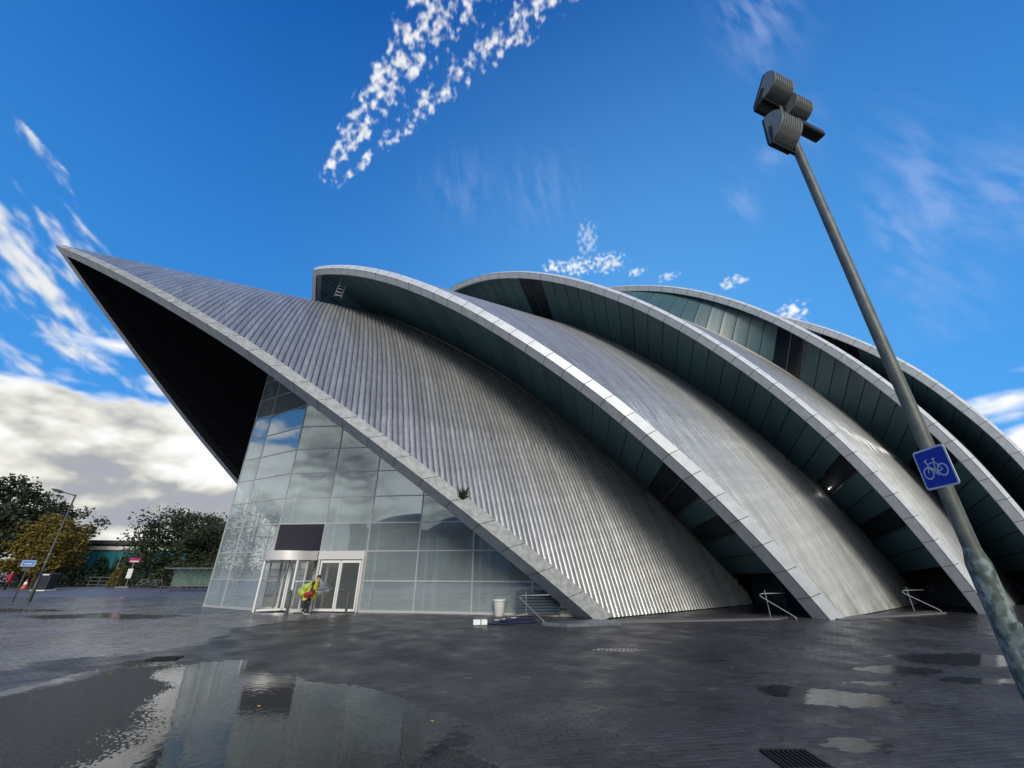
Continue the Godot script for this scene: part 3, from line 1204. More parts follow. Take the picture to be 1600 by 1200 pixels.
# dark green cladding between the back of one shell and the rim of the next
func build_wall(i: int) -> void:
	var bot := cut_curve(i - 1, BF[i], BG[i], 0.2, -0.05)
	var rim := cut_curve(i, RF[i], RG[i], 0.2)
	var secs: Array = []
	for k in rim.size():
		secs.append(rim_section(i, rim, k, float(k) / rim.size()))
	var top: Array = []
	for s in secs:
		top.append(s.r2 - s.e1 * 0.02 if i < 3 else s.u + s.nb * 0.15)
	var lb := arc_len(bot)
	var lt := arc_len(top)
	var lift := Vector3(0, 0.05, 0)
	var at := func(a: float) -> Array:
		var b: float = a if a < 20.0 else 20.0 + (a - 20.0) * (lt - 20.0) / (lb - 20.0)
		return [resample(bot, a) + lift, resample(top, b)]
	# start where the wall clears the low doorways
	var a := 0.0
	while at.call(a)[0].y < 1.62 and a < 6.0:
		a += 0.05
	var start: float = a
	var st := new_st()
	for side in [1.0, -1.0]:
		var P: Array = []
		var Q: Array = []
		var n := 60
		for k in n + 1:
			var pq: Array = at.call(lerpf(start, lb, float(k) / n))
			var back := Vector3(0.12, 0.0, 0.0)
			P.append(Vector3(pq[0].x, pq[0].y, pq[0].z * side) + back)
			Q.append(Vector3(pq[1].x, pq[1].y, pq[1].z * side) + back)
		strip(st, P, Q, 1)
	var wall := put(st, "clerestory_wall", M.joint, hall)
	# cladding panels
	var dark: Array = {2: [[7.2, 9.4], [4.5, 5.6]], 3: [[31.0, 33.2], [7.6, 9.4], [4.2, 5.3]], 4: [[20.2, 22.4], [9.5, 11.0]], 5: [[22.8, 25.6]]}[i]
	var rr := RandomNumberGenerator.new()
	rr.seed = 300 + i
	var far := new_st()
	while a < lb - 0.2:
		var a1 := minf(a + 1.125, lb)
		var mid := (a + a1) * 0.5
		var glassy := false
		for dk in dark:
			if mid > dk[0] and mid < dk[1]:
				glassy = true
		var ps := new_st()
		var g := 0.03
		var inset := 0.05 if glassy else rr.randf_range(-0.004, 0.006)
		var face: Array = [[], []]
		for k in 4:
			var pq: Array = at.call(lerpf(a + g, a1 - g, k / 3.0))
			face[0].append(pq[0] + Vector3(inset, 0, 0))
			face[1].append(pq[1] + Vector3(inset, 0, 0))
		strip(ps, face[0], face[1], 1)
		for e in [0, 3]:
			quad(ps, face[0][e], face[1][e], face[1][e] + Vector3(0.1, 0, 0), face[0][e] + Vector3(0.1, 0, 0))
		if glassy:
			put(ps, "window", M.dark_glass, wall)
			var ms := new_st()
			beam(ms, face[0][0] - Vector3(0.03, 0, 0), face[1][0] - Vector3(0.03, 0, 0), 0.05, 0.06, Vector3.RIGHT)
			put(ms, "window_bar", M.frame_dark, wall)
		else:
			put(ps, "wall_panel", M["teal_%d" % (rr.randi() % 3)], wall)
		strip(far, mirror(face[0]), mirror(face[1]), 1)
		a = a1
	put(far, "far_wall_panels", M.teal_1, wall).set_meta("kind", "stuff")
	# flashing along the foot of the wall, and a thin light bead under the rim of the rear shells
	st = new_st()
	var line: Array = []
	for k in 70:
		var pq: Array = at.call(lerpf(start, lb, k / 69.0))
		line.append(pq[0] + Vector3(-0.09, -0.02, 0.05))
	for k in 69:
		beam(st, line[k], line[k + 1], 0.16, 0.10)
	put(st, "flashing", M.gutter, hall)
	if i >= 3:
		st = new_st()
		var bead: Array = []
		for k in range(0, secs.size(), 2):
			bead.append(secs[k].u + secs[k].nb * 0.12)
		tube(st, bead, 0.035, 6)
		put(st, "light_bead", M.gutter, hall)
	# recessed doorway under the wall
	if i <= 4:
		build_doorway(i, at.call(start), start)

func build_doorway(i: int, edge: Array, _start: float) -> void:
	var b: Vector3 = edge[0]
	var t: Vector3 = edge[1]
	var st := new_st()
	var top := maxf(b.y, t.y)
	var yc := minf(b.y, t.y)
	# back wall of the recess, from the edge of the near shell to the inside of the next
	var zb: float = cut_curve(i - 1, BF[i], BG[i], 0.3)[0].z
	var s0: float = BF[i] - 1.7
	var lo := 10.0
	var hi := 40.0
	for it in 24:
		var mid := (lo + hi) * 0.5
		if roof_y(i, s0, mid) > 0.0:
			lo = mid
		else:
			hi = mid
	var p0 := Vector3(s0, 0, lo - 1.3)
	var p1 := Vector3(BF[i] + 0.3, 0, zb - 0.35)
	var up := Vector3(0, yc + 0.3, 0)
	st.set_smooth_group(-1)
	quad(st, p0, p1, p1 + up, p0 + up)
	var wall := put(st, "recess_wall", M.teal_0, hall)
	st = new_st()
	quad(st, Vector3(b.x, yc, b.z - 0.1), Vector3(t.x + 0.2, yc, t.z - 0.1), p0 + Vector3(0, yc, 0), p1 + Vector3(0, yc, 0))
	put(st, "doorway_soffit", M.soffit, hall)
	# a pair of door leaves on it
	var along := (p1 - p0).normalized()
	var out := along.cross(Vector3.UP).normalized()
	if out.x > 0.0:
		out = -out
	for k in 2:
		st = new_st()
		var c := p0 + along * (1.4 + k * 0.98) + out * 0.04 + Vector3(0, 0.8, 0)
		box(st, c, Vector3(0.94, 1.56, 0.05), Basis(along, Vector3.UP, along.cross(Vector3.UP)))
		put(st, "door_leaf", M.navy if i == 2 else M.frame_dark, wall)
		st = new_st()
		beam(st, c + out * 0.07 + along * (0.36 if k == 0 else -0.36) - Vector3(0, 0.2, 0), c + out * 0.07 + along * (0.36 if k == 0 else -0.36) + Vector3(0, 0.2, 0), 0.03, 0.03, along)
		put(st, "handle", M.steel, wall)
	if i == 2:
		st = new_st()
		var g0 := Vector3(b.x, yc + 0.16, b.z).lerp(Vector3(t.x, yc + 0.16, t.z), 0.18) + Vector3(-0.15, 0, 0.12)
		var g1 := Vector3(b.x, yc + 0.16, b.z).lerp(Vector3(t.x, yc + 0.16, t.z), 0.72) + Vector3(-0.15, 0, 0.12)
		beam(st, g0, g1, 0.06, 0.13)
		put(st, "lit_strip_light", M.exit_green, hall)
		st = new_st()
		beam(st, g0 + Vector3(-0.02, 0, 0.04), g1 + Vector3(-0.02, 0, 0.04), 0.02, 0.02)
		put(st, "strip_bar", M.frame, hall)
		var om := OmniLight3D.new()
		om.name = "strip_glow"
		om.light_color = Color(0.2, 1.0, 0.5)
		om.light_energy = 0.02
		om.light_size = 0.1
		om.omni_range = 30.0
		om.omni_attenuation = 2.0
		om.shadow_enabled = true
		hall.add_child(om)
		om.position = (g0 + g1) * 0.5 + Vector3(-0.15, -0.1, 0.25)

const ROW := 1.362

func soffit_y(s: float, t: float) -> float:
	return roof_y(1, s, t) - 0.30 / roof_n(1, absf(t) + 0.01).y

func build_glazing() -> void:
	# plan of the glass, near half then mirrored about its prow
	var near := [Vector2(-11.04, -1.54), Vector2(-10.42, 0.03), Vector2(-9.20, 3.5), Vector2(-7.40, 5.33), Vector2(-5.69, 7.19), Vector2(-3.84, 9.15), Vector2(-2.06, 11.41), Vector2(-0.30, 13.72), Vector2(0.95, 15.3)]
	var plan: Array = []
	for k in range(near.size() - 1, 0, -1):
		plan.append(Vector2(near[k].x, -3.08 - near[k].y))
	plan.append_array(near)
	glass_base = plan
	var st := new_st()
	for k in plan.size() - 1:
		var a := Vector3(plan[k].x, 0.05, plan[k].y)
		var b := Vector3(plan[k + 1].x, 0.05, plan[k + 1].y)
		if k == 10 or k == 11:
			continue
		beam(st, a, b, 0.14, 0.10)
	var screen := put(st, "glazed_front", M.frame, hall)
	var mid := 8  # index of the prow
	var rr := RandomNumberGenerator.new()
	rr.seed = 500
	for k in plan.size():
		var p: Vector2 = plan[k]
		var ytop := soffit_y(p.x, p.y) + 0.25
		var ms := new_st()
		box(ms, Vector3(p.x, ytop * 0.5, p.y), Vector3(0.05, ytop, 0.06), Basis(Vector3.UP, 0.5))
		put(ms, "mullion", M.frame, screen)
		# the wind post behind each mullion
		ms = new_st()
		var inw := Vector3(0.55, 0, -0.12 if p.y > -1.5 else 0.12)
		tube(ms, [Vector3(p.x, 0, p.y) + inw, Vector3(p.x, ytop, p.y) + inw], 0.07, 8)
		put(ms, "wind_post", M.lobby_light, screen)
	for k in plan.size() - 1:
		var p: Vector2 = plan[k]
		var q: Vector2 = plan[k + 1]
		var ya := soffit_y(p.x, p.y)
		var yb := soffit_y(q.x, q.y)
		var d2 := (q - p).normalized()
		var dir := Vector3(d2.x, 0, d2.y)
		var out := Vector3(-d2.y, 0, d2.x)
		if out.x > 0.0:
			out = -out
		var r := 0
		while r * ROW < maxf(ya, yb):
			var y0 := r * ROW
			var y1 := (r + 1) * ROW
			var door: bool = (k == mid + 2 or k == mid + 3) and r < 2
			# transom
			if r > 0 and not (door and r == 1) and y0 < maxf(ya, yb):
				var f0 := 0.0
				var f1 := 1.0
				if y0 > ya:
					f0 = clampf((y0 - ya) / (yb - ya), 0.0, 1.0)
				if y0 > yb:
					f1 = clampf((ya - y0) / (ya - yb), 0.0, 1.0)
				var ts := new_st()
				beam(ts, Vector3(p.x, y0, p.y).lerp(Vector3(q.x, y0, q.y), f0), Vector3(p.x, y0, p.y).lerp(Vector3(q.x, y0, q.y), f1), 0.055, 0.05)
				put(ts, "transom", M.frame, screen)
			if not door:
				var w := (q - p).length() - 0.06
				var l := Vector3(p.x, 0, p.y) + dir * 0.03
				var e := Vector3(q.x, 0, q.y) - dir * 0.03
				var yl0 := y0 + 0.02
				var tl := minf(y1 - 0.02, ya)
				var tr_ := minf(y1 - 0.02, yb)
				if tl > yl0 + 0.02 or tr_ > yl0 + 0.02:
					var n := 6
					var ps := new_st()
					# each pane leans a hair differently and is not quite flat, so its reflections break at the joints
					var a1 := rr.randfn(0, 0.0022)
					var a2 := rr.randfn(0, 0.0022)
					var bulge := rr.randfn(0, 0.0008)
					var grid: Array = []
					for iy in n + 1:
						var row: Array = []
						for ix in n + 1:
							var u := float(ix) / n
							var v := float(iy) / n
							var tp := maxf(lerpf(tl, tr_, u), yl0 + 0.001)
							var y := lerpf(yl0, tp, v)
							var ripple := sin(u * 9.0 + a1 * 900.0) * 0.0002 + sin(v * 7.0 + a2 * 800.0) * 0.00022
							var off := (u - 0.5) * w * a1 + (v - 0.5) * ROW * a2 + bulge * (1.0 - pow(2 * u - 1, 2)) * (1.0 - pow(2 * v - 1, 2)) * 4.0 + ripple
							row.append((l.lerp(e, u) + Vector3(0, y, 0)) + out * off)
						grid.append(row)
					for iy in n:
						strip(ps, grid[iy], grid[iy + 1], 1)
					put(ps, "pane", M.vinyl if k == mid + 2 and r == 2 else M.pane, screen)
			r += 1
	build_doors(near)

func build_doors(near: Array) -> void:
	# revolving door between the second and third mullion
	var a := Vector3(near[2].x, 0, near[2].y)
	var b := Vector3(near[3].x, 0, near[3].y)
	var dir := (b - a).normalized()
	var out := Vector3(-dir.z, 0, dir.x)
	if out.x > 0.0:
		out = -out
	var c := (a + b) * 0.5 + out * 0.25
	var R := 1.22
	var st := new_st()
	var ring := func(y: float, r: float) -> Array:
		var o: Array = []
		for k in 33:
			var an := TAU * k / 32.0
			o.append(c + dir * cos(an) * r + out * sin(an) * r + Vector3(0, y, 0))
		return o
	strip(st, ring.call(2.30, R + 0.06), ring.call(2.72, R + 0.06), 1)
	strip(st, ring.call(2.72, R + 0.06), ring.call(2.74, 0.01), 2)
	strip(st, ring.call(2.30, 0.01), ring.call(2.30, R + 0.06), 3)
	box(st, (a + b) * 0.5 + Vector3(0, 2.51, 0), Vector3(a.distance_to(b) - 0.08, 0.42, 0.12), Basis(dir, Vector3.UP, dir.cross(Vector3.UP)))
	var rev := put(st, "revolving_door", M.canopy, hall)
	st = new_st()
	strip(st, ring.call(0.0, R + 0.05), ring.call(0.06, R + 0.05), 1)
	strip(st, ring.call(0.06, R + 0.05), ring.call(0.06, R - 0.06), 2)
	put(st, "floor_ring", M.steel, rev)
	for sgn in [-1, 1]:   # curved glass cheeks
		st = new_st()
		var lo: Array = []
		var hi: Array = []
		for k in 9:
			var an := (0.0 if sgn > 0 else PI) + deg_to_rad(-46.0 + 92.0 * k / 8.0)
			var p := c + dir * cos(an) * R + out * sin(an) * R
			lo.append(p + Vector3(0, 0.1, 0))
			hi.append(p + Vector3(0, 2.3, 0))
		strip(st, lo, hi, 1)
		put(st, "curved_pane", M.door_pane, rev)
		for e in [0, 8]:
			st = new_st()
			tube(st, [lo[e] - Vector3(0, 0.1, 0), hi[e]], 0.05, 8)
			put(st, "door_post", M.door_frame, rev)
		st = new_st()
		for k in 8:
			beam(st, lo[k] + Vector3(0, 0.02, 0), lo[k + 1] + Vector3(0, 0.02, 0), 0.05, 0.12)
			beam(st, lo[k] + Vector3(0, 1.26, 0), lo[k + 1] + Vector3(0, 1.26, 0), 0.03, 0.04)
		put(st, "cheek_rail", M.door_frame, rev)
	for k in 3:   # wings
		var an := deg_to_rad(20.0 + 120.0 * k)
		var w := dir * cos(an) + out * sin(an)
		st = new_st()
		for y in [0.12, 2.22]:
			beam(st, c + w * 0.05 + Vector3(0, y, 0), c + w * (R - 0.05) + Vector3(0, y, 0), 0.05, 0.09)
		for rr_ in [0.06, R - 0.07]:
			beam(st, c + w * rr_ + Vector3(0, 0.08, 0), c + w * rr_ + Vector3(0, 2.26, 0), 0.05, 0.06, w)
		put(st, "wing_frame", M.door_frame, rev)
		st = new_st()
		quad(st, c + w * 0.09 + Vector3(0, 0.17, 0), c + w * (R - 0.1) + Vector3(0, 0.17, 0), c + w * (R - 0.1) + Vector3(0, 2.18, 0), c + w * 0.09 + Vector3(0, 2.18, 0))
		put(st, "wing_pane", M.door_pane, rev)
	# swing doors in the next bay
	a = b
	b = Vector3(near[4].x, 0, near[4].y)
	dir = (b - a).normalized()
	out = Vector3(-dir.z, 0, dir.x)
	if out.x > 0.0:
		out = -out
	var bs := Basis(dir, Vector3.UP, dir.cross(Vector3.UP))
	var len_ := a.distance_to(b)
	st = new_st()
	box(st, (a + b) * 0.5 + out * 0.06 + Vector3(0, 2.53, 0), Vector3(len_ - 0.06, 0.38, 0.16), bs)
	for k in [0.04, 1.0 - 0.04]:
		box(st, a.lerp(b, k) + out * 0.05 + Vector3(0, 1.17, 0), Vector3(0.1, 2.34, 0.12), bs)
	var fr := put(st, "swing_doors", M.canopy, hall)
	for k in 2:
		var l := a.lerp(b, 0.075 + 0.43 * k)
		var r := a.lerp(b, 0.495 + 0.43 * k)
		var m := (l + r) * 0.5
		var w := l.distance_to(r)
		st = new_st()
		for y in [0.09, 2.24]:
			box(st, m + out * 0.05 + Vector3(0, y, 0), Vector3(w, 0.11, 0.06), bs)
		for q in [l + dir * 0.035, r - dir * 0.035]:
			box(st, q + out * 0.05 + Vector3(0, 1.165, 0), Vector3(0.07, 2.04, 0.06), bs)
		var leaf := put(st, "door_leaf", M.door_frame, fr)
		st = new_st()
		quad(st, l + dir * 0.07 + out * 0.05 + Vector3(0, 0.14, 0), r - dir * 0.07 + out * 0.05 + Vector3(0, 0.14, 0), r - dir * 0.07 + out * 0.05 + Vector3(0, 2.19, 0), l + dir * 0.07 + out * 0.05 + Vector3(0, 2.19, 0))
		put(st, "door_pane", M.door_pane, fr)
		st = new_st()
		var hx := r - dir * 0.16 if k == 0 else l + dir * 0.16
		tube(st, [hx + out * 0.12 + Vector3(0, 0.98, 0), hx + out * 0.12 + dir * (-0.26 if k == 0 else 0.26) + Vector3(0, 0.98, 0)], 0.018, 6)
		put(st, "handle", M.steel, fr)

func build_lobby() -> void:
	var st := new_st()
	var poly := PackedVector2Array()
	for p in glass_base:
		poly.append(Vector2(p.x + 0.1, p.y))
	poly.append(Vector2(2.6, 15.0))
	poly.append(Vector2(2.6, -18.0))
	slab(st, poly, 0.012, 0.0)
	put(st, "lobby_floor", M.lobby_floor, hall)
	# rear wall of the foyer, up to the lining
	st = new_st()
	var lo: Array = []
	var hi: Array = []
	for k in 25:
		var t := lerpf(-16.4, 16.4, k / 24.0)
		lo.append(Vector3(2.7, 0, t))
		hi.append(Vector3(2.7, maxf(soffit_y(2.7, t), 0.02), t))
	strip(st, lo, hi)
	var wall := put(st, "foyer_wall", M.lobby_wall, hall)
	for k in 7:
		st = new_st()
		box(st, Vector3(2.62, 1.4 + 0.0 * k, -11.0 + 3.7 * k), Vector3(0.08, 2.5, 2.0))
		put(st, "wall_panel", M.lobby_teal if k & 1 else M.joint, wall)
	# mezzanine and its balustrade
	st = new_st()
	box(st, Vector3(0.6, 4.25, 1.0), Vector3(4.0, 0.35, 22.0))
	put(st, "mezzanine", M.lobby_light, hall)
	st = new_st()
	box(st, Vector3(-1.38, 4.95, 1.0), Vector3(0.03, 0.95, 22.0))
	put(st, "balustrade", M.lobby_teal, hall)
	for p in [Vector2(-2.2, 8.2), Vector2(-0.6, 10.9), Vector2(-4.5, 4.0), Vector2(-6.0, -1.0), Vector2(-4.6, -6.0)]:
		st = new_st()
		tube(st, [Vector3(p.x, 0, p.y), Vector3(p.x, soffit_y(p.x, p.y), p.y)], 0.16, 12)
		put(st, "column", M.lobby_light, hall)
	# sweeping ramp at the near end of the foyer
	st = new_st()
	var pa: Array = []
	var pb: Array = []
	var pc: Array = []
	for k in 17:
		var u := k / 16.0
		var s := lerpf(-1.4, 0.9, u)
		var t := lerpf(9.6, 13.4, u)
		var y := 0.25 + 1.5 * u * u
		pa.append(Vector3(s, y, t))
		pb.append(Vector3(s + 1.0, y, t - 0.9))
		pc.append(Vector3(s, 0.013, t))
	strip(st, pa, pb, 1)
	strip(st, pc, pa, 2)
	put(st, "ramp", M.lobby_teal, hall)
	# dark wall of the auditorium deep under the shells
	st = new_st()
	box(st, Vector3(26.0, 2.6, 10.0), Vector3(46.0, 5.2, 0.3))
	box(st, Vector3(26.0, 2.6, -10.0), Vector3(46.0, 5.2, 0.3))
	put(st, "auditorium_wall", M.joint, hall)
	# bulkheads closing the hall behind each recess
	for i in [2, 3, 4]:
		st = new_st()
		var s: float = BF[i] + 1.1
		var bl: Array = []
		var bh: Array = []
		for k in 41:
			var t: float = lerpf(-1.0, 1.0, k / 40.0) * (KT[i][-1] + 0.05)
			var y := roof_y(i, s, t) - 0.35
			if y < 0.05:
				continue
			bl.append(Vector3(s, 0, t))
			bh.append(Vector3(s, y, t))
		strip(st, bl, bh)
		put(st, "bulkhead", M.joint, hall)
	# reception desk
	st = new_st()
	cbox(st, Vector3(-0.2, 0.55, 3.6), Vector3(0.8, 1.1, 4.2), 0.04)
	put(st, "reception_desk", M.lobby_light, hall)
	# dark poster hung over the revolving door
	st = new_st()
	var a := Vector3(-9.2, 0, 3.5)
	var b := Vector3(-7.4, 0, 5.33)
	var dir := (b - a).normalized()
	var inn := Vector3(dir.z, 0, -dir.x)
	if inn.x < 0.0:
		inn = -inn
	var pbs := Basis(dir, Vector3.UP, dir.cross(Vector3.UP))
	box(st, (a + b) * 0.5 + inn * 0.25 + Vector3(0, 3.4, 0), Vector3(2.42, 1.2, 0.02), pbs)
	var po := put(st, "hanging_poster", M.poster, hall)
	st = new_st()
	box(st, a.lerp(b, 0.3) + inn * 0.235 + Vector3(0, 3.4, 0), Vector3(0.34, 0.8, 0.01), pbs)
	put(st, "poster_print", M.poster_face, po)

# ================================================================ trees, hedge, far building
func leaf_card(st: SurfaceTool, p: Vector3, s: float, r: RandomNumberGenerator) -> void:
	var b := Basis.from_euler(Vector3(r.randf_range(-1.2, 1.2), r.randf() * TAU, r.randf_range(-1.2, 1.2)))
	var x := b.x * s * r.randf_range(0.7, 1.3)
	var z := b.z * s * r.randf_range(0.4, 0.8)
	var bend := b.y * s * 0.25
	tri(st, p - x, p + z + bend, p + x)
	tri(st, p - x, p + x, p - z + bend)

func tree(called: String, label: String, at: Vector3, h: float, w: float, kind: String, n: int, seed_: int, low := 0.22, group := "trees beyond the plaza") -> void:
	var r := RandomNumberGenerator.new()
	r.seed = seed_
	var o := base(called, at)
	tag(o, label, "tree", group)
	var st := new_st()
	var lean := Vector3(r.randf_range(-0.3, 0.3), 0, r.randf_range(-0.3, 0.3))
	tube(st, [Vector3(0, -0.1, 0), Vector3(0.03, h * 0.2, 0) + lean * 0.2, Vector3(0, h * 0.45, 0) + lean * 0.6, Vector3(0, h * 0.8, 0) + lean], [h * 0.032, h * 0.025, h * 0.017, h * 0.006], 8)
	var ends: Array = []
	for k in 13:
		var a := k * 2.4 + r.randf() * 0.7
		var y := h * lerpf(low, 0.68, k / 12.0)
		var reach := w * 0.5 * sqrt(maxf(0.12, 1.0 - pow((y / h - 0.52) / 0.52, 2))) * r.randf_range(0.65, 0.95)
		var p0 := Vector3(0, y, 0) + lean * (y / h)
		var p1 := p0 + Vector3(cos(a) * reach * 0.55, h * 0.07, sin(a) * reach * 0.55)
		var p2 := p0 + Vector3(cos(a) * reach, h * r.randf_range(0.10, 0.2), sin(a) * reach)
		tube(st, [p0, p1, p2], [h * 0.011, h * 0.007, h * 0.003], 5)
		ends.append(p1)
		ends.append(p2)
	ends.append(Vector3(0, h * 0.86, 0) + lean)
	put(st, "trunk", M.bark, o)
	var sts: Array = []
	var mats := 3 if kind != "leaf_green" else 2
	for k in mats:
		sts.append(new_st())
	# clumps: some round the limb ends, the rest over the crown
	var clumps: Array = []
	for e in ends:
		clumps.append([e, w * r.randf_range(0.10, 0.17)])
	for k in 34:
		var a := r.randf() * TAU
		var v := r.randf()
		var y := h * lerpf(low + 0.05, 0.97, v)
		var prof := sqrt(maxf(0.03, 1.0 - pow((y / h - 0.54) / 0.47, 2)))
		var rad := w * 0.5 * prof * r.randf_range(0.45, 0.98)
		clumps.append([Vector3(cos(a) * rad, y, sin(a) * rad) + lean * (y / h), w * r.randf_range(0.07, 0.14)])
	for k in n * 2:
		var c: Array = clumps[r.randi() % clumps.size()]
		var d := Vector3(r.randfn(), r.randfn() * 0.75, r.randfn()) * 0.6
		d = d.limit_length(1.15)
		var p: Vector3 = c[0] + d * c[1]
		if p.y < 0.3:
			continue
		leaf_card(sts[r.randi() % mats], p, r.randf_range(0.11, 0.24) * h / 9.0, r)
	for k in mats:
		put(sts[k], "crown", M["%s_%d" % [kind, k]], o)

func shrub(called: String, label: String, category: String, at: Vector3, h: float, w: float, kind: String, n: int, seed_: int, group: String, pointed := 0.0) -> void:
	var r := RandomNumberGenerator.new()
	r.seed = seed_
	var o := base(called, at)
	tag(o, label, category, group)
	var st := new_st()
	tube(st, [Vector3.ZERO, Vector3(0, h * 0.8, 0)], [0.06, 0.02], 6)
	put(st, "stem", M.bark, o)
	var sts: Array = [new_st(), new_st()]
	for k in n:
		var a := r.randf() * TAU
		var y := h * pow(r.randf(), 0.85)
		var prof := lerpf(sqrt(maxf(0.02, 1.0 - pow(y / h * 1.6 - 0.6, 2))), 1.0 - y / h, pointed)
		var rad := w * 0.5 * prof * (0.55 + 0.45 * sqrt(r.randf()) + 0.12 * sin(a * 5.0 + y * 3.0))
		leaf_card(sts[r.randi() % 2], Vector3(cos(a) * rad, maxf(y, 0.06), sin(a) * rad), r.randf_range(0.10, 0.2), r)
	for k in 2:
		put(sts[k], "foliage", M["%s_%d" % [kind, k]], o)

func build_surroundings() -> void:
	tree("broadleaf_tree", "tallest dark green tree at the far left edge of the plaza", Vector3(-63.0, 0, -50.5), 11.8, 12.5, "leaf_dark", 5200, 1)
	tree("broadleaf_tree", "dark tree half hidden behind the golden autumn tree at far left", Vector3(-60.5, 0, -56.5), 9.8, 8.5, "leaf_dark", 3200, 2)
	tree("autumn_tree", "golden yellow autumn tree beside the slim left street lamp", Vector3(-53.0, 0, -49.6), 7.5, 7.0, "leaf_gold", 3600, 3, 0.16)
	tree("broadleaf_tree", "big round dark tree with sky showing through beside the glass front", Vector3(-41.5, 0, -54.2), 8.6, 10.4, "leaf_dark", 4700, 4)
	tree("broadleaf_tree", "lower dark tree closest to the left edge of the glass front", Vector3(-36.6, 0, -53.2), 7.6, 7.4, "leaf_dark", 3600, 5, 0.1)
	tree("broadleaf_tree", "dark tree glimpsed behind the round tree and the shelter", Vector3(-39.0, 0, -60.0), 7.2, 9.0, "leaf_dark", 3200, 6, 0.05)
	for k in 5:
		shrub("columnar_bush", ["dark clipped bush at the left end of the row before the low building", "second clipped bush from the left before the low building", "middle clipped bush of the row before the low building", "fourth clipped bush before the low building, taller than its neighbours", "clipped bush at the right end of the row before the low building"][k], "bush", Vector3(-55.2 + 2.1 * k, 0, -56.2 - 0.7 * k), [3.0, 3.3, 3.4, 3.9, 3.3][k], 2.3, "leaf_green", 900, 30 + k, "clipped bushes before the low building", 0.25)
	for k in 6:
		shrub("hedge_bush", ["dark low bush under the tall tree at far left", "low bush behind the red coated person", "low bush behind the litter bin", "low bush behind the parked bicycles", "low bush behind the left half of the glass shelter", "low bush behind the right half of the glass shelter"][k], "bush", [Vector3(-63, 0, -51), Vector3(-57.5, 0, -50), Vector3(-53, 0, -52.5), Vector3(-43.6, 0, -53), Vector3(-38.6, 0, -52), Vector3(-34.5, 0, -51)][k], 2.6, 5.6, "leaf_dark", 1300, 50 + k, "low bushes under the trees", 0.0)
	shrub("yellow_bush", "small yellow leaved bush wrapped round the foot of the far lamp post", "bush", Vector3(-44.6, 0, -50.4), 2.0, 1.5, "leaf_gold", 420, 71, "", 0.3)
	# low building with a pale band and green glass
	var o := base("low_building", Vector3(-58.0, 0, -66.5), deg_to_rad(18.0))
	tag(o, "low flat roofed building with pale band and green glass between the trees", "building")
	var st := new_st()
	box(st, Vector3(0, 2.4, 0), Vector3(22, 4.8, 8))
	put(st, "wall", M.far_wall, o)
	st = new_st()
	box(st, Vector3(0, 5.35, 0), Vector3(23, 0.55, 9))
	put(st, "roof", M.far_roof, o)
	st = new_st()
	box(st, Vector3(0, 4.62, 4.05), Vector3(22.4, 0.5, 0.3))
	put(st, "fascia_band", M.far_band, o)
	for k in 10:
		st = new_st()
		box(st, Vector3(-9.9 + 2.2 * k, 3.0, 4.02), Vector3(2.05, 2.3, 0.08))
		put(st, "window", M.far_glass, o)
	# arena and terrace behind the camera, seen mirrored in the glass
	o = base("arena_building", Vector3(-25, 0, 48), 0.0)
	tag(o, "dark arena with low domed roof, mirrored in the panes right of the doors", "building")
	st = new_st()
	box(st, Vector3(0, 4.8, 0), Vector3(54, 9.6, 20))
	put(st, "wall", M.arena_wall, o)
	st = new_st()
	var prev: Array = []
	for k in 13:
		var u := k / 12.0
		var ring: Array = []
		for j in 25:
			var an := TAU * j / 24.0
			ring.append(Vector3(cos(an) * 27.5 * cos(u * PI * 0.5), 9.6 + 4.4 * sin(u * PI * 0.5), sin(an) * 10.5 * cos(u * PI * 0.5)))
		if k > 0:
			strip(st, prev, ring, 1)
		prev = ring
	put(st, "roof", M.arena_roof, o)
	for k in 14:
		st = new_st()
		box(st, Vector3(-24.7 + 3.8 * k, 4.6, -10.03), Vector3(3.1, 6.6, 0.12))
		put(st, "window", M.far_glass if k % 3 else M.dark_glass, o)
	tree("broadleaf_tree", "dark tree mirrored in the lower panes right of the doors", Vector3(7, 0, 33), 8.0, 9.0, "leaf_dark", 1500, 8, 0.1, "trees mirrored in the glass")
	tree("broadleaf_tree", "dark tree mirrored in the panes left of the revolving door", Vector3(-60, 0, -35), 9.0, 11.0, "leaf_dark", 1500, 9, 0.1, "trees mirrored in the glass")
	tree("broadleaf_tree", "dark tree mirrored in the lowest panes at the prow of the glass", Vector3(-63, 0, -26), 9.5, 12.0, "leaf_dark", 1500, 10, 0.05, "trees mirrored in the glass")
	tree("broadleaf_tree", "dark bushy tree mirrored behind the revolving door", Vector3(-60, 0, -15), 9.0, 11.0, "leaf_dark", 1500, 11, 0.05, "trees mirrored in the glass")
	tree("broadleaf_tree", "dark tree mirrored at the left edge of the swing doors", Vector3(-58, 0, -3), 9.0, 12.0, "leaf_dark", 1500, 12, 0.05, "trees mirrored in the glass")

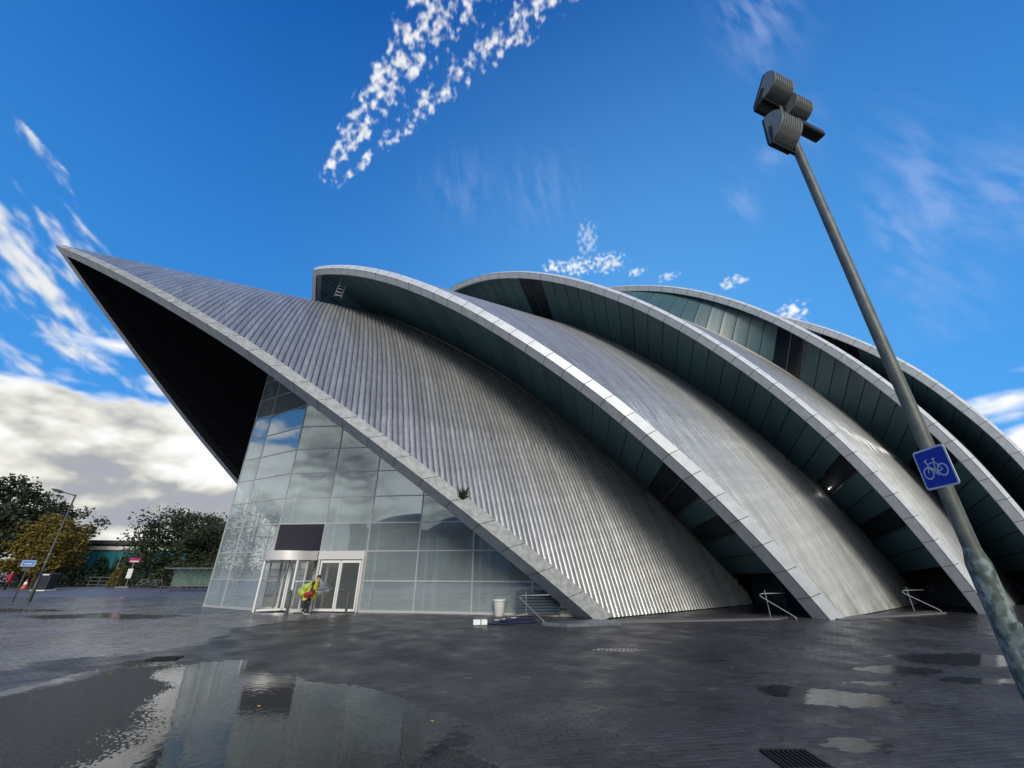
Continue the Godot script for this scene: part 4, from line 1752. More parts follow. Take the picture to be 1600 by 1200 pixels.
# ================================================================ masts, signs, bins, shelter
func build_street_furniture() -> void:
	build_mast()
	build_left_lamp()
	# blue direction board on its own post
	var o := base("direction_sign", Vector3(-30.95, 0, -28.24))
	tag(o, "small blue board on a thin post left of the slim street lamp", "sign")
	var st := new_st()
	tube(st, [Vector3.ZERO, Vector3(0, 2.72, 0)], 0.045, 8)
	put(st, "post", M.post_grey, o)
	var fb := Basis(Vector3.UP, deg_to_rad(42))
	st = new_st()
	cbox(st, Vector3(0, 2.22, 0.06), Vector3(0.66, 0.38, 0.04), 0.01, fb)
	put(st, "board", M.board_blue, o)
	st = new_st()
	for y in [-1, 1]:
		box(st, Vector3(0, 2.22 + 0.15 * y, 0.06) + fb * Vector3(0, 0, 0.023), Vector3(0.54, 0.025, 0.006), fb)
	for x in [-1, 1]:
		box(st, Vector3(0, 2.22, 0.06) + fb * Vector3(0.27 * x, 0, 0.023), Vector3(0.025, 0.28, 0.006), fb)
	box(st, Vector3(0, 2.2, 0.06) + fb * Vector3(0, 0, 0.023), Vector3(0.34, 0.05, 0.006), fb)
	put(st, "board_print", M.sign_white, o)
	st = new_st()
	cbox(st, Vector3(0, 1.86, 0.05), Vector3(0.34, 0.2, 0.03), 0.008, fb)
	put(st, "lower_plate", M.post_grey, o)
	# far lamp post
	o = base("street_lamp", Vector3(-43.1, 0, -48.85))
	tag(o, "distant plain lamp post rising before the round dark tree", "street lamp", "slim street lamps")
	st = new_st()
	tube(st, [Vector3.ZERO, Vector3(0, 1.2, 0), Vector3(0, 1.25, 0), Vector3(0, 6.8, 0)], [0.1, 0.1, 0.065, 0.05], 8)
	put(st, "post", M.bark, o)
	st = new_st()
	cbox(st, Vector3(0, 6.85, 0), Vector3(0.36, 0.1, 0.3), 0.02)
	put(st, "lamp_head", M.post_grey, o)
	# magenta banner sign on white board
	o = base("event_sign", Vector3(-41.9, 0, -48.7))
	tag(o, "magenta topped sign with a white notice board on its thin post", "sign")
	st = new_st()
	tube(st, [Vector3.ZERO, Vector3(0, 2.6, 0)], 0.04, 8)
	put(st, "post", M.galv, o)
	st = new_st()
	cbox(st, Vector3(0, 2.78, 0), Vector3(0.95, 0.46, 0.08), 0.015, fb)
	put(st, "magenta_board", M.magenta, o)
	st = new_st()
	box(st, Vector3(0, 2.66, 0) + fb * Vector3(0, 0, 0.045), Vector3(0.7, 0.12, 0.01), fb)
	put(st, "pale_strip", M.white, o)
	st = new_st()
	cbox(st, Vector3(0, 1.45, 0.08), Vector3(0.42, 0.95, 0.05), 0.01, fb)
	put(st, "notice_board", M.white, o)
	st = new_st()
	cbox(st, Vector3(-0.3, 0.1, 0.1), Vector3(1.1, 0.2, 0.5), 0.03, fb)
	put(st, "foot_block", M.galv, o)
	# litter bin
	o = base("litter_bin", Vector3(-45.2, 0, -43.5))
	tag(o, "dark blue litter bin with a pale lid behind the slim left lamp", "litter bin")
	st = new_st()
	cbox(st, Vector3(0, 0.72, 0), Vector3(1.15, 1.3, 0.9), 0.06)
	put(st, "body", M.bin_dark, o)
	st = new_st()
	cbox(st, Vector3(0, 1.46, 0), Vector3(1.2, 0.14, 0.95), 0.05)
	put(st, "lid", M.frame_dark, o)
	st = new_st()
	cbox(st, Vector3(0.12, 1.40, 0.46), Vector3(0.62, 0.12, 0.03), 0.01)
	put(st, "slot_plate", M.white, o)
	st = new_st()
	cbox(st, Vector3(0, 0.04, 0), Vector3(1.35, 0.1, 1.1), 0.02)
	put(st, "foot", M.white, o)
	# traffic cone
	o = base("traffic_cone", Vector3(-51.6, 0, -47.6))
	tag(o, "orange and white traffic cone between the blue board and the slim lamp", "traffic cone")
	st = new_st()
	tube(st, [Vector3(0, 0.03, 0), Vector3(0, 0.42, 0)], [0.26, 0.17], 10)
	tube(st, [Vector3(0, 0.66, 0), Vector3(0, 0.95, 0)], [0.115, 0.04], 10)
	cbox(st, Vector3(0, 0.03, 0), Vector3(0.6, 0.06, 0.6), 0.015)
	put(st, "cone", M.orange, o)
	st = new_st()
	tube(st, [Vector3(0, 0.42, 0), Vector3(0, 0.66, 0)], [0.173, 0.118], 10)
	put(st, "white_band", M.white, o)
	# white knobbed posts
	for k in 2:
		var kb := base("marker_post", [Vector3(-53.5, 0, -47.8), Vector3(-47.3, 0, -46.2)][k])
		tag(kb, ["short post with a white cap beside the red coated person", "short post with a white cap just right of the litter bin"][k], "post", "short white capped posts")
		st = new_st()
		tube(st, [Vector3.ZERO, Vector3(0, 0.95, 0)], 0.05, 8)
		put(st, "post", M.post_grey, kb)
		st = new_st()
		tube(st, [Vector3(0, 0.95, 0), Vector3(0, 1.02, 0), Vector3(0, 1.14, 0), Vector3(0, 1.2, 0)], [0.07, 0.12, 0.12, 0.05], 8)
		put(st, "cap", M.white, kb)
	# low rail in front of the bushes
	o = base("low_barrier", Vector3(-48.9, 0, -52.6), deg_to_rad(-18.0))
	tag(o, "low metal barrier of posts and rails along the front of the bushes", "barrier")
	for y in [0.25, 0.62, 1.0]:
		st = new_st()
		beam(st, Vector3(-4.6, y, 0), Vector3(4.0, y, 0), 0.06, 0.08 if y < 0.9 else 0.1)
		put(st, "rail", M.rail, o)
	for k in 6:
		st = new_st()
		box(st, Vector3(-4.6 + 1.72 * k, 0.55, 0.02), Vector3(0.09, 1.1, 0.09))
		put(st, "post", M.rail, o)
	st = new_st()
	tube(st, [Vector3(-3.6, 0.3, 0.3), Vector3(-3.6, 2.3, 0.3)], 0.04, 6)
	tag(put(st, "thin_stake", M.galv), "thin pale stake standing at the left of the low barrier", "stake")
	get_node("thin_stake").position = Vector3(-48.6, 0, -52.0)
	st = new_st()
	tube(st, [Vector3(0, 0, 0), Vector3(0.02, 3.2, 0)], 0.045, 6)
	var pole := put(st, "thin_pole", M.galv)
	tag(pole, "thin pale pole left of the distant lamp post", "pole")
	pole.position = Vector3(-46.7, 0, -52.2)
	# glass shelter
	o = base("cycle_shelter", Vector3(-29.45, 0, -41.2), deg_to_rad(2.0))
	tag(o, "long low glass shelter with dark legs left of the glass front", "shelter")
	st = new_st()
	var arc: Array = [Vector3(0, 0.55, -0.9), Vector3(0, 1.5, -0.9), Vector3(0, 1.78, -0.75), Vector3(0, 1.92, -0.3), Vector3(0, 1.95, 0.4)]
	for k in 5:
		var x := -2.45 + 1.22 * k
		var rib: Array = []
		for p in arc:
			rib.append(p + Vector3(x, 0, 0))
		st = new_st()
		tube(st, rib, 0.035, 6)
		put(st, "rib", M.galv, o)
		if k < 4:
			st = new_st()
			var l: Array = []
			var r: Array = []
			for p in arc:
				l.append(p + Vector3(x + 0.04, 0, 0.02))
				r.append(p + Vector3(x + 1.18, 0, 0.02))
			strip(st, l, r, 1)
			put(st, "glass_panel", M.shelter_glass, o)
	st = new_st()
	beam(st, Vector3(-2.5, 0.5, -0.9), Vector3(2.5, 0.5, -0.9), 0.05, 0.06)
	put(st, "bottom_rail", M.galv, o)
	st = new_st()
	beam(st, Vector3(-2.6, 1.97, 0.4), Vector3(2.6, 1.97, 0.4), 0.06, 0.06)
	put(st, "top_rail", M.galv, o)
	st = new_st()
	beam(st, Vector3(-2.6, 0.46, 0.3), Vector3(2.6, 0.46, 0.3), 0.3, 0.05)
	put(st, "bench_rail", M.frame_dark, o)
	for x in [-2.4, 2.4]:
		for z in [-0.85, 0.35]:
			st = new_st()
			box(st, Vector3(x, 0.27, z), Vector3(0.09, 0.56, 0.09))
			put(st, "leg", M.frame_dark, o)
	# bicycles parked by the shelter
	for k in 5:
		bicycle(Vector3(-40.6 + 1.35 * k, 0, -49.2 + 0.7 * k) if k < 3 else Vector3(-32.2 + 1.9 * (k - 3), 0, -43.6), [0.5, 1.2, 0.2, 0.1, 0.3][k],
			["leftmost parked bicycle by the bushes, frame towards the lamp post", "parked bicycle turned end on, second from the left", "parked bicycle just left of the glass shelter", "parked bicycle behind the left part of the glass shelter", "parked bicycle behind the right part of the glass shelter"][k])
	# bollards before the doors
	for k in 2:
		var bo := base("bollard", [Vector3(-10.45, 0, -21.25), Vector3(-7.62, 0, -20.95)][k])
		tag(bo, ["steel bollard standing before the revolving door", "steel bollard standing before the swing doors, right of the person"][k], "bollard", "steel bollards before the doors")
		st = new_st()
		tube(st, [Vector3.ZERO, Vector3(0, 0.98, 0), Vector3(0, 1.0, 0)], [0.055, 0.055, 0.03], 12)
		put(st, "post", M.post_grey, bo)
		st = new_st()
		tube(st, [Vector3.ZERO, Vector3(0, 0.03, 0)], 0.09, 12)
		put(st, "collar", M.frame_dark, bo)

func bicycle(at: Vector3, turn: float, label: String) -> void:
	var o := base("bicycle", at, turn)
	tag(o, label, "bicycle", "bicycles parked by the shelter")
	for x in [-0.52, 0.52]:
		var st := new_st()
		var ring: Array = []
		for k in 15:
			ring.append(Vector3(x + cos(TAU * k / 14.0) * 0.33, 0.345 + sin(TAU * k / 14.0) * 0.33, 0))
		tube(st, ring, 0.022, 5, false)
		put(st, "wheel", M.black, o)
	var st := new_st()
	var crank := Vector3(-0.05, 0.3, 0)
	var seat := Vector3(-0.18, 0.86, 0)
	var head := Vector3(0.36, 0.84, 0)
	for pr in [[crank, seat], [crank, head], [seat * 0.95, head], [crank, Vector3(-0.52, 0.345, 0)], [seat * 0.9, Vector3(-0.52, 0.345, 0)], [head + Vector3(-0.02, 0.12, 0), Vector3(0.52, 0.345, 0)]]:
		tube(st, [pr[0], pr[1]], 0.02, 5)
	put(st, "frame", M.galv if label.contains("left") else M.post_grey, o)
	st = new_st()
	cbox(st, Vector3(-0.2, 0.9, 0), Vector3(0.26, 0.06, 0.14), 0.02)
	put(st, "saddle", M.black, o)
	st = new_st()
	tube(st, [Vector3(0.42, 1.0, -0.28), Vector3(0.34, 1.02, 0), Vector3(0.42, 1.0, 0.28)], 0.016, 5)
	put(st, "handlebar", M.black, o)

func build_left_lamp() -> void:
	var o := base("street_lamp", Vector3(-31.06, 0, -29.3))
	tag(o, "slim grey street lamp with one arm before the golden autumn tree", "street lamp", "slim street lamps")
	var st := new_st()
	tube(st, [Vector3.ZERO, Vector3(0, 1.3, 0), Vector3(0, 1.38, 0), Vector3(0, 6.7, 0)], [0.105, 0.105, 0.07, 0.05], 10)
	put(st, "post", M.post_grey, o)
	st = new_st()
	for y in [2.3, 2.75]:
		tube(st, [Vector3(0, y, 0), Vector3(0, y + 0.06, 0)], 0.1, 10)
	put(st, "band", M.galv, o)
	st = new_st()
	var arm := Vector3(-0.55, 0.12, 0.58)
	tube(st, [Vector3(0, 6.62, 0), arm * 0.5 + Vector3(0, 6.66, 0), arm * 0.85 + Vector3(0, 6.68, 0)], [0.035, 0.03, 0.03], 8)
	put(st, "arm", M.post_grey, o)
	st = new_st()
	var az := Vector3(arm.x, 0.02, arm.z).normalized()
	var bs := Basis(az, Vector3.UP, az.cross(Vector3.UP).normalized())
	tube(st, [arm * 0.8 + Vector3(0, 6.68, 0), arm * 1.0 + Vector3(0, 6.68, 0), arm * 1.35 + Vector3(0, 6.72, 0), arm * 1.6 + Vector3(0, 6.75, 0)], [0.05, 0.1, 0.09, 0.02], 8)
	put(st, "lamp_head", M.post_grey, o)
	st = new_st()
	box(st, arm * 1.2 + Vector3(0, 6.61, 0), Vector3(0.3, 0.02, 0.12), bs)
	put(st, "lens", M.frame, o)

func build_mast() -> void:
	var foot := Vector3(3.62, 0, -3.445)
	var o := base("floodlight_mast", foot)
	tag(o, "tall weathered grey mast with a peeling wider base and floodlights on top", "lamp post")
	var st := new_st()
	tube(st, [Vector3(0, 0, 0), Vector3(0, 1.2, 0), Vector3(0, 1.93, 0)], 0.076, 20)
	tube(st, [Vector3(0, 1.93, 0), Vector3(0, 1.945, 0), Vector3(0, 2.035, 0), Vector3(0, 2.05, 0)], [0.076, 0.075, 0.056, 0.054], 20, false)
	put(st, "base_section", M.mast_base, o)
	st = new_st()
	tube(st, [Vector3(0, 2.04, 0), Vector3(0, 3.5, 0), Vector3(0, 5.4, 0), Vector3(0, 7.05, 0)], [0.054, 0.053, 0.051, 0.048], 20)
	put(st, "upper_pole", M.mast, o)
	st = new_st()
	cbox(st, Vector3(-0.02, 1.3, 0.068), Vector3(0.1, 0.5, 0.03), 0.008, Basis(Vector3.UP, deg_to_rad(-46)))
	put(st, "access_door", M.mast_base, o)
	st = new_st()
	tube(st, [Vector3(0, 0, 0), Vector3(0, 0.03, 0)], 0.17, 16)
	put(st, "flange", M.galv, o)
	# head frame
	var E := Vector3(0.93, 0, -0.36).normalized()
	var F := Vector3(-0.36, 0, -0.93).normalized()
	st = new_st()
	tube(st, [Vector3(0, 6.95, 0), Vector3(0, 7.72, 0)], 0.04, 10)
	beam(st, Vector3(0, 7.62, 0) - E * 0.32, Vector3(0, 7.62, 0) + E * 0.42, 0.05, 0.05)
	beam(st, Vector3(0, 7.4, 0) - E * 0.02, Vector3(0, 7.4, 0) + E * 0.62, 0.07, 0.07)
	beam(st, Vector3(0, 7.05, 0) - E * 0.42, Vector3(0, 7.05, 0) + E * 0.1, 0.05, 0.05)
	put(st, "head_frame", M.flood_dark, o)
	st = new_st()
	cbox(st, Vector3(0, 7.40, 0) + E * 0.46, Vector3(0.52, 0.10, 0.14), 0.015, Basis(E, Vector3.UP, E.cross(Vector3.UP)))
	put(st, "gear_box", M.flood_dark, o)
	for k in 3:
		var c: Vector3 = Vector3(0, 6.94, 0) + E * [-0.12, 0.22, -0.33][k] + Vector3(0, [0.88, 0.68, -0.08][k], 0)
		var tilt := deg_to_rad([37.0, 37.0, 5.0][k])
		var fd := F.rotated(E, tilt)
		floodlight(c, E, fd, [0.88, 0.78, 0.88][k], ["upper left floodlight on the tall mast, ribbed back towards the camera", "right hand floodlight on the tall mast beside the black gear box", "lowest floodlight on the tall mast, hanging left of the pole"][k])
	# cycle route plate
	var sgn := base("cycle_sign", foot + Vector3(-0.064, 2.675, 0.07))
	tag(sgn, "square blue sign with a white bicycle fixed to the tall mast", "sign")
	var W := Vector3(-0.13, 0, 0.99).normalized()
	var N := Vector3(-0.99, 0, -0.13).normalized()
	var bs := Basis(W, Vector3.UP, N)
	var rr := func(w: float, r: float) -> PackedVector2Array:
		var q := PackedVector2Array()
		for cc in [[1, 1, 0], [-1, 1, 1], [-1, -1, 2], [1, -1, 3]]:
			for j in 6:
				var an: float = PI * 0.5 * (cc[2] + j / 5.0)
				q.append(Vector2(cc[0] * (w - r) + cos(an) * r, cc[1] * (w - r) + sin(an) * r))
		return q
	var plate := func(q: PackedVector2Array, z: float, d: float) -> SurfaceTool:
		var s := new_st()
		for j in range(1, q.size() - 1):
			tri(s, bs * Vector3(q[0].x, q[0].y, z), bs * Vector3(q[j + 1].x, q[j + 1].y, z), bs * Vector3(q[j].x, q[j].y, z))
		for j in q.size():
			var a := q[j]
			var b := q[(j + 1) % q.size()]
			quad(s, bs * Vector3(a.x, a.y, z), bs * Vector3(b.x, b.y, z), bs * Vector3(b.x, b.y, z - d), bs * Vector3(a.x, a.y, z - d))
		return s
	put(plate.call(rr.call(0.165, 0.028), 0.02, 0.004), "border_plate", M.sign_white, sgn)
	put(plate.call(rr.call(0.149, 0.02), 0.0225, 0.002), "blue_face", M.sign_blue, sgn)
	st = new_st()
	var P := func(x: float, y: float) -> Vector3: return bs * Vector3(x, y, 0.0245)
	for wc in [Vector2(-0.073, -0.035), Vector2(0.073, -0.03)]:
		var ring: Array = []
		for j in 25:
			ring.append(P.call(wc.x + cos(TAU * j / 24.0) * 0.046, wc.y + sin(TAU * j / 24.0) * 0.046))
		for j in 24:
			beam(st, ring[j], ring[j + 1], 0.011, 0.002, N)
	var lines := [[-0.073, -0.035, -0.052, 0.03, 0.007], [-0.052, 0.03, -0.062, 0.066, 0.008], [-0.062, 0.066, -0.075, 0.062, 0.008], [-0.062, 0.066, -0.042, 0.074, 0.008], [-0.05, 0.036, 0.02, 0.045, 0.008], [-0.052, 0.022, 0.0, -0.028, 0.008], [0.0, -0.028, 0.024, 0.064, 0.008], [0.022, 0.05, 0.073, -0.03, 0.007], [0.004, -0.036, 0.073, -0.03, 0.007], [0.008, 0.068, 0.040, 0.072, 0.010], [0.004, -0.036, 0.016, -0.062, 0.006], [0.01, -0.064, 0.026, -0.062, 0.008], [0.0, -0.03, -0.012, -0.006, 0.006], [-0.02, -0.004, -0.006, -0.004, 0.007]]
	for l in lines:
		beam(st, P.call(l[0], l[1]), P.call(l[2], l[3]), l[4], 0.0022, N)
	var hub: Array = []
	for j in 13:
		hub.append(P.call(0.004 + cos(TAU * j / 12.0) * 0.017, -0.034 + sin(TAU * j / 12.0) * 0.017))
	for j in 12:
		beam(st, hub[j], hub[j + 1], 0.006, 0.002, N)
	put(st, "bicycle_symbol", M.sign_white, sgn)
	st = new_st()
	for y in [-0.09, 0.09]:
		beam(st, bs * Vector3(-0.08, y, 0.0), bs * Vector3(0.08, y, 0.0), 0.03, 0.02)
		var ring: Array = []
		for j in 13:
			ring.append(Vector3(0.045 + cos(TAU * j / 12.0) * 0.056, y, -0.02 + sin(TAU * j / 12.0) * 0.056))
		tube(st, ring, 0.006, 5, false)
	put(st, "clip", M.galv, sgn)

# D-shaped floodlight: flat glass towards fd, ribbed round back
func floodlight(c: Vector3, E: Vector3, fd: Vector3, k: float, label: String) -> void:
	var o := base("floodlight", c + Vector3(3.62, 0, -3.445))
	tag(o, label, "floodlight", "floodlights on the tall mast")
	var upv := E.cross(fd).normalized()
	if upv.y < 0.0:
		upv = -upv
	var hw := 0.185 * k
	var H := 0.235 * k
	var D := 0.24 * k
	# profile in (depth backwards, height)
	var prof: Array = [Vector2(0, H), Vector2(0.05, H * 1.02), Vector2(0.11, H * 0.97), Vector2(0.17, H * 0.82), Vector2(0.215, H * 0.58), Vector2(0.235, H * 0.28), Vector2(0.225, -H * 0.02), Vector2(0.19, -H * 0.34), Vector2(0.13, -H * 0.66), Vector2(0.06, -H * 0.9), Vector2(0, -H)]
	var at := func(p: Vector2, e: float, grow := 1.0) -> Vector3: return E * e - fd * (p.x * k * grow * D / (0.24 * k)) + upv * (p.y * grow)
	var st := new_st()
	var L: Array = []
	var R: Array = []
	for p in prof:
		L.append(at.call(p, -hw))
		R.append(at.call(p, hw))
	strip(st, L, R, 1)
	for j in range(1, prof.size() - 1):
		tri(st, L[0], L[j], L[j + 1])
		tri(st, R[0], R[j + 1], R[j])
	put(st, "housing", M.flood, o)
	# end caps stand a little proud
	for sg in [-1, 1]:
		st = new_st()
		var q: Array = []
		var q2: Array = []
		for p in prof:
			q.append(at.call(p, sg * (hw + 0.016), 1.05))
			q2.append(at.call(p, sg * (hw - 0.004), 1.05))
		for j in range(1, prof.size() - 1):
			if sg < 0:
				tri(st, q[0], q[j], q[j + 1])
			else:
				tri(st, q[0], q[j + 1], q[j])
		strip(st, q, q2, 1)
		put(st, "end_cap", M.flood, o)
	# cooling ribs
	for j in 8:
		var e := lerpf(-hw * 0.80, hw * 0.84, j / 7.0)
		st = new_st()
		var a: Array = []
		var b: Array = []
		for m in range(3, prof.size()):
			a.append(at.call(prof[m], e))
			b.append(at.call(prof[m], e, 1.07))
		strip(st, a, b)
		var a2: Array = []
		var b2: Array = []
		for m in a.size():
			a2.append(a[m] + E * 0.014)
			b2.append(b[m] + E * 0.014)
		strip(st, b2, a2)
		strip(st, b, b2)
		put(st, "cooling_rib", M.flood, o)
	# front glass and its frame
	st = new_st()
	quad(st, E * -hw * 0.94 + upv * H * 0.9 + fd * 0.012, E * hw * 0.94 + upv * H * 0.9 + fd * 0.012, E * hw * 0.94 - upv * H * 0.9 + fd * 0.012, E * -hw * 0.94 - upv * H * 0.9 + fd * 0.012)
	put(st, "front_glass", M.dark_glass, o)
	st = new_st()
	var fb := Basis(E, upv, E.cross(upv))
	for sg in [-1, 1]:
		box(st, upv * H * 0.98 * sg + fd * 0.01, Vector3(hw * 2.1, 0.03, 0.03), fb)
		box(st, E * hw * sg + fd * 0.01, Vector3(0.03, H * 1.9, 0.032), fb)
	put(st, "front_frame", M.flood_dark, o)
	# stirrup
	st = new_st()
	for sg in [-1, 1]:
		beam(st, E * (hw + 0.03) * sg - fd * 0.07 * k, E * (hw + 0.03) * sg - upv * (H + 0.06) - fd * 0.05 * k, 0.035, 0.014, E)
	beam(st, E * -(hw + 0.03) - upv * (H + 0.06) - fd * 0.05 * k, E * (hw + 0.03) - upv * (H + 0.06) - fd * 0.05 * k, 0.035, 0.014)
	put(st, "stirrup", M.flood_dark, o)

# ================================================================ people
# one continuous surface round tapered bones: surface nets over a smooth union of capsules
func body_mesh(bones: Array, cell: float, blend: float) -> SurfaceTool:
	var field := {}
	for b in bones:
		var reach: float = maxf(b[2], b[3]) + cell * 2.5
		var lo := Vector3(minf(b[0].x, b[1].x), minf(b[0].y, b[1].y), minf(b[0].z, b[1].z)) - Vector3.ONE * reach
		var hi := Vector3(maxf(b[0].x, b[1].x), maxf(b[0].y, b[1].y), maxf(b[0].z, b[1].z)) + Vector3.ONE * reach
		var i0 := Vector3i((lo / cell).floor())
		var i1 := Vector3i((hi / cell).ceil())
		var ab: Vector3 = b[1] - b[0]
		var l2: float = maxf(ab.length_squared(), 1e-8)
		for x in range(i0.x, i1.x + 1):
			for y in range(i0.y, i1.y + 1):
				for z in range(i0.z, i1.z + 1):
					var p := Vector3(x, y, z) * cell
					var u: float = clampf((p - b[0]).dot(ab) / l2, 0.0, 1.0)
					var d: float = p.distance_to(b[0] + ab * u) - lerpf(b[2], b[3], u)
					var key := Vector3i(x, y, z)
					if field.has(key):
						var e: float = field[key]
						var h := maxf(blend - absf(d - e), 0.0) / blend
						field[key] = minf(d, e) - h * h * blend * 0.25
					else:
						field[key] = d
	var verts := {}
	var corner := [Vector3i(0, 0, 0), Vector3i(1, 0, 0), Vector3i(0, 1, 0), Vector3i(1, 1, 0), Vector3i(0, 0, 1), Vector3i(1, 0, 1), Vector3i(0, 1, 1), Vector3i(1, 1, 1)]
	var edges := [[0, 1], [2, 3], [4, 5], [6, 7], [0, 2], [1, 3], [4, 6], [5, 7], [0, 4], [1, 5], [2, 6], [3, 7]]
	for key in field:
		var v: Array = []
		var ok := true
		var neg := 0
		for c in corner:
			var q: Vector3i = key + c
			if not field.has(q):
				ok = false
				break
			v.append(field[q])
			if field[q] < 0.0:
				neg += 1
		if not ok or neg == 0 or neg == 8:
			continue
		var sum := Vector3.ZERO
		var cnt := 0
		for e in edges:
			if (v[e[0]] < 0.0) != (v[e[1]] < 0.0):
				var f: float = v[e[0]] / (v[e[0]] - v[e[1]])
				sum += Vector3(corner[e[0]]).lerp(Vector3(corner[e[1]]), f)
				cnt += 1
		verts[key] = (Vector3(key) + sum / cnt) * cell
	var st := new_st()
	st.set_smooth_group(1)
	for key in verts:
		for ax in 3:
			var step := Vector3i()
			step[ax] = 1
			var far: Vector3i = key + step
			if not field.has(far) or not field.has(key):
				continue
			var a: float = field[key]
			var b: float = field[far]
			if (a < 0.0) == (b < 0.0):
				continue
			var u := Vector3i()
			u[(ax + 1) % 3] = -1
			var w := Vector3i()
			w[(ax + 2) % 3] = -1
			var k1: Vector3i = key + u
			var k2: Vector3i = key + u + w
			var k3: Vector3i = key + w
			if verts.has(k1) and verts.has(k2) and verts.has(k3):
				if a < 0.0:
					quad(st, verts[key], verts[k3], verts[k2], verts[k1])
				else:
					quad(st, verts[key], verts[k1], verts[k2], verts[k3])
	st.set_smooth_group(-1)
	return st

func hand_bones(wrist: Vector3, dir: Vector3, side: Vector3, out: Array) -> void:
	var palm := wrist + dir * 0.085
	out.append([wrist, palm, 0.026, 0.030])
	var curl := dir.cross(side).normalized()
	for f in 4:
		var root := palm + side * (0.032 - 0.021 * f)
		var l: float = [0.068, 0.078, 0.072, 0.056][f]
		var k1 := root + dir * l * 0.5 + curl * 0.012
		out.append([root - dir * 0.03, k1, 0.0095, 0.0088])
		out.append([k1, k1 + dir * l * 0.3 + curl * 0.032, 0.0088, 0.0078])
	var th := wrist + dir * 0.03 + side * 0.028
	out.append([th, th + dir * 0.035 + side * 0.03, 0.012, 0.0105])
	out.append([th + dir * 0.035 + side * 0.03, th + dir * 0.065 + side * 0.028 + curl * 0.012, 0.0105, 0.0085])

func head_of(o: Node3D, neck: Vector3, f: Vector3, s: float) -> void:
	# f: where the face looks
	var up := Vector3.UP
	var r := f.cross(up).normalized()
	up = r.cross(f).normalized()
	var c := neck + up * 0.15 * s
	var b: Array = [[neck - up * 0.02, neck + up * 0.09 * s, 0.052 * s, 0.054 * s], [c - up * 0.02 - f * 0.012, c + up * 0.03 - f * 0.015, 0.082 * s, 0.086 * s], [c - up * 0.055 + f * 0.02, c - up * 0.075 + f * 0.045, 0.058 * s, 0.036 * s],
		[c + f * 0.085 * s, c - up * 0.03 + f * 0.102 * s, 0.008, 0.014], [c + r * 0.082 * s - up * 0.01, c + r * 0.084 * s - up * 0.035, 0.012, 0.010], [c - r * 0.082 * s - up * 0.01, c - r * 0.084 * s - up * 0.035, 0.012, 0.010], [c - up * 0.062 + f * 0.082 * s - r * 0.018, c - up * 0.062 + f * 0.082 * s + r * 0.018, 0.008, 0.008]]
	put(body_mesh(b, 0.007, 0.02), "head", M.skin, o)
	var st := body_mesh([[c + up * 0.035 - f * 0.03, c + up * 0.055 - f * 0.012, 0.092 * s, 0.088 * s], [c - up * 0.03 - f * 0.062, c + up * 0.02 - f * 0.05, 0.052 * s, 0.07 * s]], 0.009, 0.03)
	put(st, "hair", M.hair, o)
	for sg in [-1, 1]:
		st = new_st()
		var e: Vector3 = c + f * 0.082 * s + r * 0.03 * sg + up * 0.008
		tube(st, [e - f * 0.008, e, e + f * 0.006], [0.011, 0.011, 0.004], 6)
		put(st, "eye", M.black, o)

